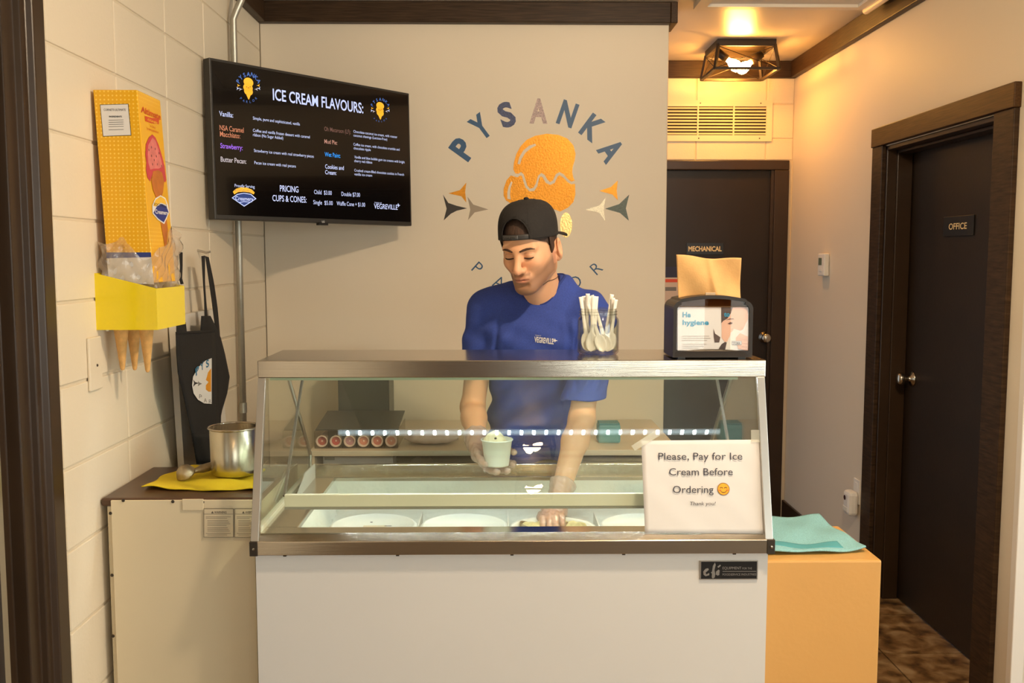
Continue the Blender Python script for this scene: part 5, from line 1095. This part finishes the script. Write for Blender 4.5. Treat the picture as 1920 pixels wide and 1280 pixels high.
cw = lambda v: hw(PCAP + RCAP @ (Vector(v) - PCAP))
# ---- brows, lashes, hair
M_hair = mat('dark_brown_hair', (62, 42, 30), .7, var=.35, vscale=120, stretch=(1, 1, .2), bump=.6, bscale=200)
hb = BVHTree.FromPolygons([tuple(v) for v in allV[0]], allQ[0].tolist())
def onhead(v, off=.0006):
    o = hw((v[0], -.2, v[2])); d = RH @ Vector((0, 1, 0)); h = hb.ray_cast(o, d)[0]; return (h if h else hw(v)) - d * off
for s in (-1, 1):
    L_ = [(s * .011, 0, .0185), (s * .02, 0, .0208), (s * .031, 0, .0228), (s * .041, 0, .0225), (s * .051, 0, .0185)]; W_ = [.0024, .0036, .0036, .0028, .0010]
    pts = [onhead(p, .0004) for p in L_]
    G().tube(pts, W_, 8).mk('eyebrow', mat('brow_hair', (64, 42, 30), .8), man, smooth=True)
    ec = Vector((s * .0305, -.0755, .0)); P = []
    for q in range(-5, 6):
        an = math.radians(q * 12); el = math.radians(-24 + 5 * abs(q / 5) ** 2); P.append(onhead((ec.x + .0165 * math.sin(an), 0, ec.z - .0005 + .0135 * math.sin(el)), .0006))
    G().tube(P, [.0009 + .0019 * math.sin(math.pi * (i + .5) / 11) for i in range(11)], 6).mk('eyelash_line', mat('lash', (52, 32, 24), .8), man, smooth=True)
    P2 = [onhead((ec.x + .0135 * math.sin(math.radians(q * 12)), 0, ec.z + .0075 + .002 * math.cos(math.radians(q * 18))), .0002) for q in range(-5, 6)]
    G().tube(P2, .00045, 5).mk('lid_crease_shade', mat('crease_shade', (150, 96, 74), .8), man, smooth=True)  # darker tube painting the shade in the eyelid fold
def hairf(u, v_):
    an = 2 * math.pi * u; el = -.55 + (1.35 + .55) * v_; sy = -math.cos(an); sx = math.sin(an)
    front = max(0, -sy); lowf = .30 * front ** 2 - .05
    el = max(el, lowf - .28 * (1 - front) - (.12 if abs(sx) > .93 and sy < .1 else 0)); r = 1.045
    if abs(an - math.pi) > 9: r = 1
    return hw((.075 * r * math.cos(el) * sx * (1.02 if el < .2 else 1), .012 + .094 * r * math.cos(el) * sy, .035 + .088 * r * math.sin(el)))
G().grid(hairf, 72, 20).mk('hair', M_hair, man, smooth=True)
for s in (-1, 1):
    g = G().grid(lambda u, v_: hw((s * (.0785 - .003 * v_ ** 2 + .0015 * math.sin(u * math.pi)), -.026 + .026 * u + .006 * v_, .035 - .052 * v_ * (1 - .25 * u))), 6, 10); g.mk('sideburn', M_hair, man, smooth=True, solid=.003)
# ---- backward cap
M_cap = mat('black_twill', (30, 26, 24), .9, bump=.25, bscale=500); CZB, CZT = .026, .134
cap = empty('cap', hw((0, .012, .04)), parent=man)
def capp(an, t, off=0):
    k = (1 - t ** 3.3) ** (1 / 2.6); rx, ry = .0835 + off, .1035 + off
    return cw((rx * k * math.sin(an), .010 - ry * k * math.cos(an) + .006 * t, CZB + (CZT - CZB + off) * t))
NA, NT = 96, 22; arch = .52; aw = math.radians(31)
Vc = [capp(2 * math.pi * i / NA - math.pi, .995 * j / NT) for j in range(NT + 1) for i in range(NA)]
Fc = []
for j in range(NT):
    for i in range(NA):
        an = 2 * math.pi * (i + .5) / NA - math.pi; t = (j + .5) / NT
        if abs(an) < aw and .13 < t < arch * math.sqrt(max(0, 1 - (an / aw) ** 2)) + .05: continue
        if abs(an) < aw and t <= .13: continue
        Fc.append((j * NA + i, j * NA + (i + 1) % NA, (j + 1) * NA + (i + 1) % NA, (j + 1) * NA + i))
Fc.append(tuple(NT * NA + i for i in range(NA)))
mk('crown', Vc, Fc, M_cap, cap, smooth=True, solid=.003)
G().grid(lambda u, v_: capp(-aw * 1.15 + 2.3 * aw * u, .145 * v_, -.001), 20, 3).mk('strap', mat('cap_strap', (44, 42, 42), .5), cap, smooth=True, solid=.003)
G().grid(lambda u, v_: capp(-aw * .85 + 1.15 * aw * u, .02 + .105 * v_, .0015), 16, 3).mk('snap_tab', mat('snap_plastic', (66, 64, 64), .4), cap, smooth=True, solid=.002)
for k in range(7):
    p = capp(-aw * .7 + .13 * k * aw, .072, .003); G().sphere(p, .0017, 8, 6).mk('snap_stud', M_black, cap)
G().tube([capp(aw * math.cos(q * math.pi / 24), .05 + arch * math.sin(q * math.pi / 24), .0005) for q in range(25)], .0022, 6).mk('arch_binding', M_cap, cap, smooth=True)
G().sphere(cw((0, .016, CZT + .0025)), (.0085, .0085, .0055), 14, 8).mk('button', M_cap, cap, smooth=True)
for k in range(3):
    an = math.pi / 6 + k * math.pi / 3
    G().tube([capp(an, q / 10 * .99, .0012) for q in range(11)], .0009, 5).mk('seam', M_cap, cap); G().tube([capp(-an, q / 10 * .99, .0012) for q in range(11)], .0009, 5).mk('seam', M_cap, cap)
def brim(u, v_):
    an = math.pi + (u - .5) * 2.0; b = capp(an, 0.02); c_ = cw((0, .012, CZB))
    L_ = .062 * math.cos((u - .5) * 2.2) ** .6; d = RH @ RCAP @ Vector((math.sin(an) * .35, -math.cos(an), 0)).normalized(); return b + d * L_ * v_ - (RH @ RCAP @ Vector((0, 0, 1))) * (.004 * v_ + .008 * ((u - .5) * 2) ** 2 * v_)
G().grid(brim, 24, 8).mk('brim', M_cap, cap, smooth=True, solid=.004)
# ---- blue T-shirt
M_shirt = mat('blue_heather_jersey', (48, 70, 152), .85, var=.16, vscale=260, bump=.15, bscale=500)
f = Field((-.19, 2.88, .80), (.42, 3.52, 1.52), .0048)
CH = Vector((.118, 3.15, 1.235)); WA = Vector((.125, 3.29, .98)); HM = Vector((.128, 3.325, .84))
f.d = f.cone(CH + Vector((0, -.02, .05)), WA, .116, .106, (1.42, 1, 1)); f.u(f.cone(WA, HM, .106, .112, (1.42, 1, 1)), .04)
f.u(f.cone(SR + Vector((.03, 0, .012)), SL + Vector((-.03, 0, .012)), .068, .068), .06); f.u(f.cone(CH + Vector((-.075, -.03, .03)), CH + Vector((.075, -.045, .03)), .085), .05)
f.u(f.cone(C7 + Vector((0, .01, -.035)), C7 + Vector((0, -.002, .0)), .078, .066), .035)
for A_, D_ in ((SR, C7), (SL, C7)): f.u(f.cone(A_ + Vector((0, 0, .018)), D_ + Vector((0, 0, -.022)), .045, .05), .035)
for S_, E_, zc_ in ((SR, ER, 1.15), (SL, EL, 1.10)):
    c_ = f.cone(S_, E_, .060, .072); pln = zc_ - f.P[2] + .0015 * np.sin(f.P[0] * 60); f.u(np.maximum(c_, pln), .022)
f.u(f.cone((.205, 3.11, 1.446), SL + Vector((0, 0, .02)), .042, .05), .03); f.u(f.cone((.045, 3.13, 1.428), SR + Vector((0, 0, .02)), .04, .05), .03)
# neck hole and hem
nk = RH @ Vector((0, 0, 1)); npos = C7 + Vector((-.006, -.022, .026))
nh = f.cone(npos + Vector((0, .01, -.06)), npos + Vector((-.012, -.03, .11)), .058, .075)
f.d = np.maximum(f.d, -nh); f.d = np.maximum(f.d, .835 - f.P[2] + .012 * np.sin(f.P[0] * 14))
wr_ = .006 * np.sin(f.P[0] * 42 + f.P[2] * 46 + 6 * np.sin(f.P[2] * 9)) * np.clip((1.40 - f.P[2]) / .25, 0, 1) + .006 * np.sin(f.P[2] * 60 - f.P[0] * 28) * np.clip((1.2 - f.P[2]) / .15, 0, 1) + .007 * np.sin((f.P[0] * .8 - f.P[2] * .55) * 62) * np.clip((f.P[0] - .17) / .06, 0, 1) * np.clip((f.P[2] - 1.12) / .1, 0, 1)
fm = np.clip((3.16 - f.P[1]) / .05, 0, 1)
wr_ = wr_ + fm * (.009 * np.exp(-((f.P[0] - (.0 - .10 * (1.36 - f.P[2]))) / .007) ** 2) * np.clip((1.37 - f.P[2]) / .08, 0, 1) + .008 * np.exp(-((f.P[0] - (.252 - .05 * (1.36 - f.P[2]))) / .007) ** 2) * np.clip((1.34 - f.P[2]) / .08, 0, 1)
    + .0045 * np.sin(f.P[0] * 170 + 5 * np.sin(f.P[2] * 14) - f.P[2] * 40) * np.clip((f.P[0] - .19) / .04, 0, 1) * np.clip((1.38 - f.P[2]) / .1, 0, 1) + .0035 * np.sin(f.P[0] * 95 - f.P[2] * 70) * np.clip((.10 - f.P[0]) / .06, 0, 1) * np.clip((1.36 - f.P[2]) / .1, 0, 1))
f.d = f.d + wr_ * np.where(f.P[0] > .215, np.clip((f.P[2] - 1.115) / .05, 0, 1), 1)
V, Q = f.mesh(); shirt = mk('t_shirt', V, Q.tolist(), M_shirt, man, smooth=True)
sb_ = BVHTree.FromPolygons([tuple(v) for v in V], Q.tolist())
# ribbed collar follows the neck opening
rg = []
ax = (Vector((-.012, -.04, .17))).normalized(); u_ = ax.orthogonal().normalized(); v2 = ax.cross(u_)
for k in range(49):
    an = 2 * math.pi * k / 48; best = None
    d = (u_ * math.cos(an) + v2 * math.sin(an))
    for h_ in np.linspace(.1, -.06, 60):
        o = npos + ax * h_ + d * .2; hit = sb_.ray_cast(o, -d, .2)
        if hit[0] is not None and (hit[0] - (npos + ax * h_)).length < .095: best = hit[0] - d * .002; break
    if best is not None: rg.append(best)
rg = [sum((rg[(i + j) % (len(rg) - 1)] for j in (-2, -1, 0, 1, 2)), Vector()) / 5 for i in range(len(rg))]
G().tube(rg, .0055, 8, False).mk('collar', mat('blue_rib', (34, 54, 124), .85), shirt, smooth=True)
# chest print
def shp(px_, py_): 
    r = ray(px_, py_).normalized(); h = sb_.ray_cast(CAM, r); return h[0] - r * .0015 if h[0] is not None else CAM + r * 3.0
V2, F2 = glyphs('VEGREVILLE', .03); x0, x1 = V2[:, 0].min(), V2[:, 0].max()
G().add([shp(1002 + 36 * (a - x0) / (x1 - x0), 641 + 4 * (a - x0) / (x1 - x0) - 10.5 * b / CAPH) for a, b in V2], F2).mk('chest_lettering', M_paper, shirt)
V2, F2 = glyphs('TOWN OF', 0); x0, x1 = V2[:, 0].min(), V2[:, 0].max()
G().add([shp(1003.5 + 11 * (a - x0) / (x1 - x0), 629.5 + 1 * (a - x0) / (x1 - x0) - 2.2 * b / CAPH) for a, b in V2], F2).mk('chest_small_lettering', M_paper, shirt)
G().add([shp(x_, y_) for x_, y_ in ((1040, 634), (1042, 637), (1046, 638.5), (1042, 639.5), (1040, 642), (1039, 639), (1036, 637.5), (1039, 637))], [tuple(range(8))]).mk('chest_star', M_paper, shirt)
# necklace
npt = []
hb2 = BVHTree.FromPolygons([tuple(v) for v in allV[0]], allQ[0].tolist())
for k in range(33):
    an = 2 * math.pi * k / 32; d = u_ * math.cos(an) + v2 * math.sin(an); o = npos + ax * .028 + d * .15; hit = hb2.ray_cast(o, -d, .15)
    if hit[0] is not None: npt.append(hit[0] + d * .0012)
if len(npt) > 4: G().tube(npt, .0011, 6, False).mk('necklace', mat('dark_cord', (70, 48, 32), .5), man, smooth=True)
# ---- trousers and shoes
f = Field((-.10, 3.16, .0), (.36, 3.52, .96), .008)
f.d = f.cone(PEL + Vector((0, .01, .02)), PEL + Vector((0, .01, -.06)), .1, .105, (1.4, 1, 1))
for s in (-1, 1):
    hp = PEL + Vector((s * .085, 0.01, -.02)); kn_ = Vector((hp.x + s * .01, 3.36, .48)); an_ = Vector((hp.x + s * .015, 3.38, .06)); f.u(f.cone(hp, kn_, .09, .072), .025); f.u(f.cone(kn_, an_, .07, .06), .02)
f.d = np.maximum(f.d, .035 - f.P[2]); V, Q = f.mesh(); mk('trousers', V, Q.tolist(), mat('slate_trousers', (62, 68, 80), .85, bump=.2, bscale=300), man, smooth=True)
for s in (-1, 1):
    cx_ = PEL.x + s * .1; f = Field((cx_ - .07, 3.18, -.002), (cx_ + .07, 3.48, .14), .006); f.d = f.cone((cx_, 3.41, .045), (cx_, 3.26, .036), .046, .036, (1, 1, .9)); f.u(f.cone((cx_, 3.40, .05), (cx_, 3.40, .09), .042), .03); f.d = np.maximum(f.d, .001 - f.P[2])
    V, Q = f.mesh(); mk('shoe', V, Q.tolist(), mat('black_shoe', (28, 27, 27), .5), man, smooth=True)
# ---- clear plastic gloves
M_glove = glass_mat('clear_glove', (252, 248, 246), .10, .18, milk=.42, milkcol=(240, 226, 220))
for W_, E_, palm, ch, lo, hi in ((WR, ER, palmR, chR, (-.15, 2.76, .86), (.08, 3.05, 1.05)), (WL, EL, palmL, chL, (.09, 2.62, .735), (.26, 2.88, .93))):
    fd = Field(lo, hi, .0028); dv = (E_ - W_).normalized(); fd.d = fd.cone(W_, W_ + dv * .05, .032, .042); hand(fd, palm, ch, .0032)
    fd.d = fd.d + .0018 * np.sin(fd.P[0] * 190 + fd.P[2] * 120) * np.sin(fd.P[1] * 160 + fd.P[2] * 90)
    e_ = W_ + dv * .05; fd.d = np.maximum(fd.d, (fd.P[0] - e_.x) * dv.x + (fd.P[1] - e_.y) * dv.y + (fd.P[2] - e_.z) * dv.z)
    V, Q = fd.mesh(); mk('plastic_glove', V, Q.tolist(), M_glove, man, smooth=True)
# ================================================================== what he holds
cup = empty('ice_cream_cup', CU, 'white paper cup of vanilla ice cream in the server\'s gloved hand', 'cup')
G().lathe([(0, .002), (.034, .002), (.0355, 0), (.0365, .004), (.0455, .076), (.0482, .077), (.0488, .0795), (.0472, .081), (.0445, .079), (.0435, .07), (.0, .066)], CU, seg=48).mk('cup', mat('cup_white', (238, 238, 226), .5), cup, smooth=True)
def scp(u, v_):
    an = 2 * math.pi * u; t = v_ * math.pi / 2; r = .034 * math.sin(t + .0) ; k = 1 + .09 * math.sin(an * 5 + v_ * 7) * math.sin(t) + .06 * math.sin(an * 11 - v_ * 9) * math.sin(t)
    return CU + Vector((-.006 + r * k * math.cos(an), -.002 + r * k * math.sin(an), .062 + .042 * math.cos(t) * (1 + .05 * math.sin(an * 4))))
G().grid(scp, 48, 16).mk('scoop_of_ice_cream', mat('vanilla', (240, 226, 186), .6, var=.08, vscale=50, bump=.8, bscale=90), cup, smooth=True)
def crf(u, v_):
    an = 2 * math.pi * u; r = .0425 * v_; return CU + Vector((r * math.cos(an), r * math.sin(an), .068 + .004 * math.sin(r * 240 + an * 3)))
G().grid(crf, 36, 8).mk('melted_ice_cream', mat('vanilla', (240, 226, 186)), cup, smooth=True)
G().sphere(CU + Vector((-.004, -.031, .088)), (.004, .003, .0035), 10, 6).mk('cookie_crumb', M_dkv, cup); G().sphere(CU + Vector((.02, -.025, .074)), (.003, .003, .002), 8, 6).mk('cookie_crumb', M_dkv, cup)
sp = empty('hand_scoop', (.155, 2.69, .772), 'metal ice cream scoop gripped in the server\'s gloved hand over the open tub', 'scoop')
G().tube([(.205, 2.69, .778), (.16, 2.684, .776), (.118, 2.68, .772), (.10, 2.678, .77)], [.008, .009, .008, .006], 10).mk('handle', M_scoop, sp, smooth=True)
G().lathe([(0, -.022), (.012, -.019), (.021, -.01), (.025, .002), (.023, .002), (.018, -.008), (0, -.018)], (.083, 2.676, .782), (.3, 0, .95), 20).mk('bowl', M_scoop, sp, smooth=True)
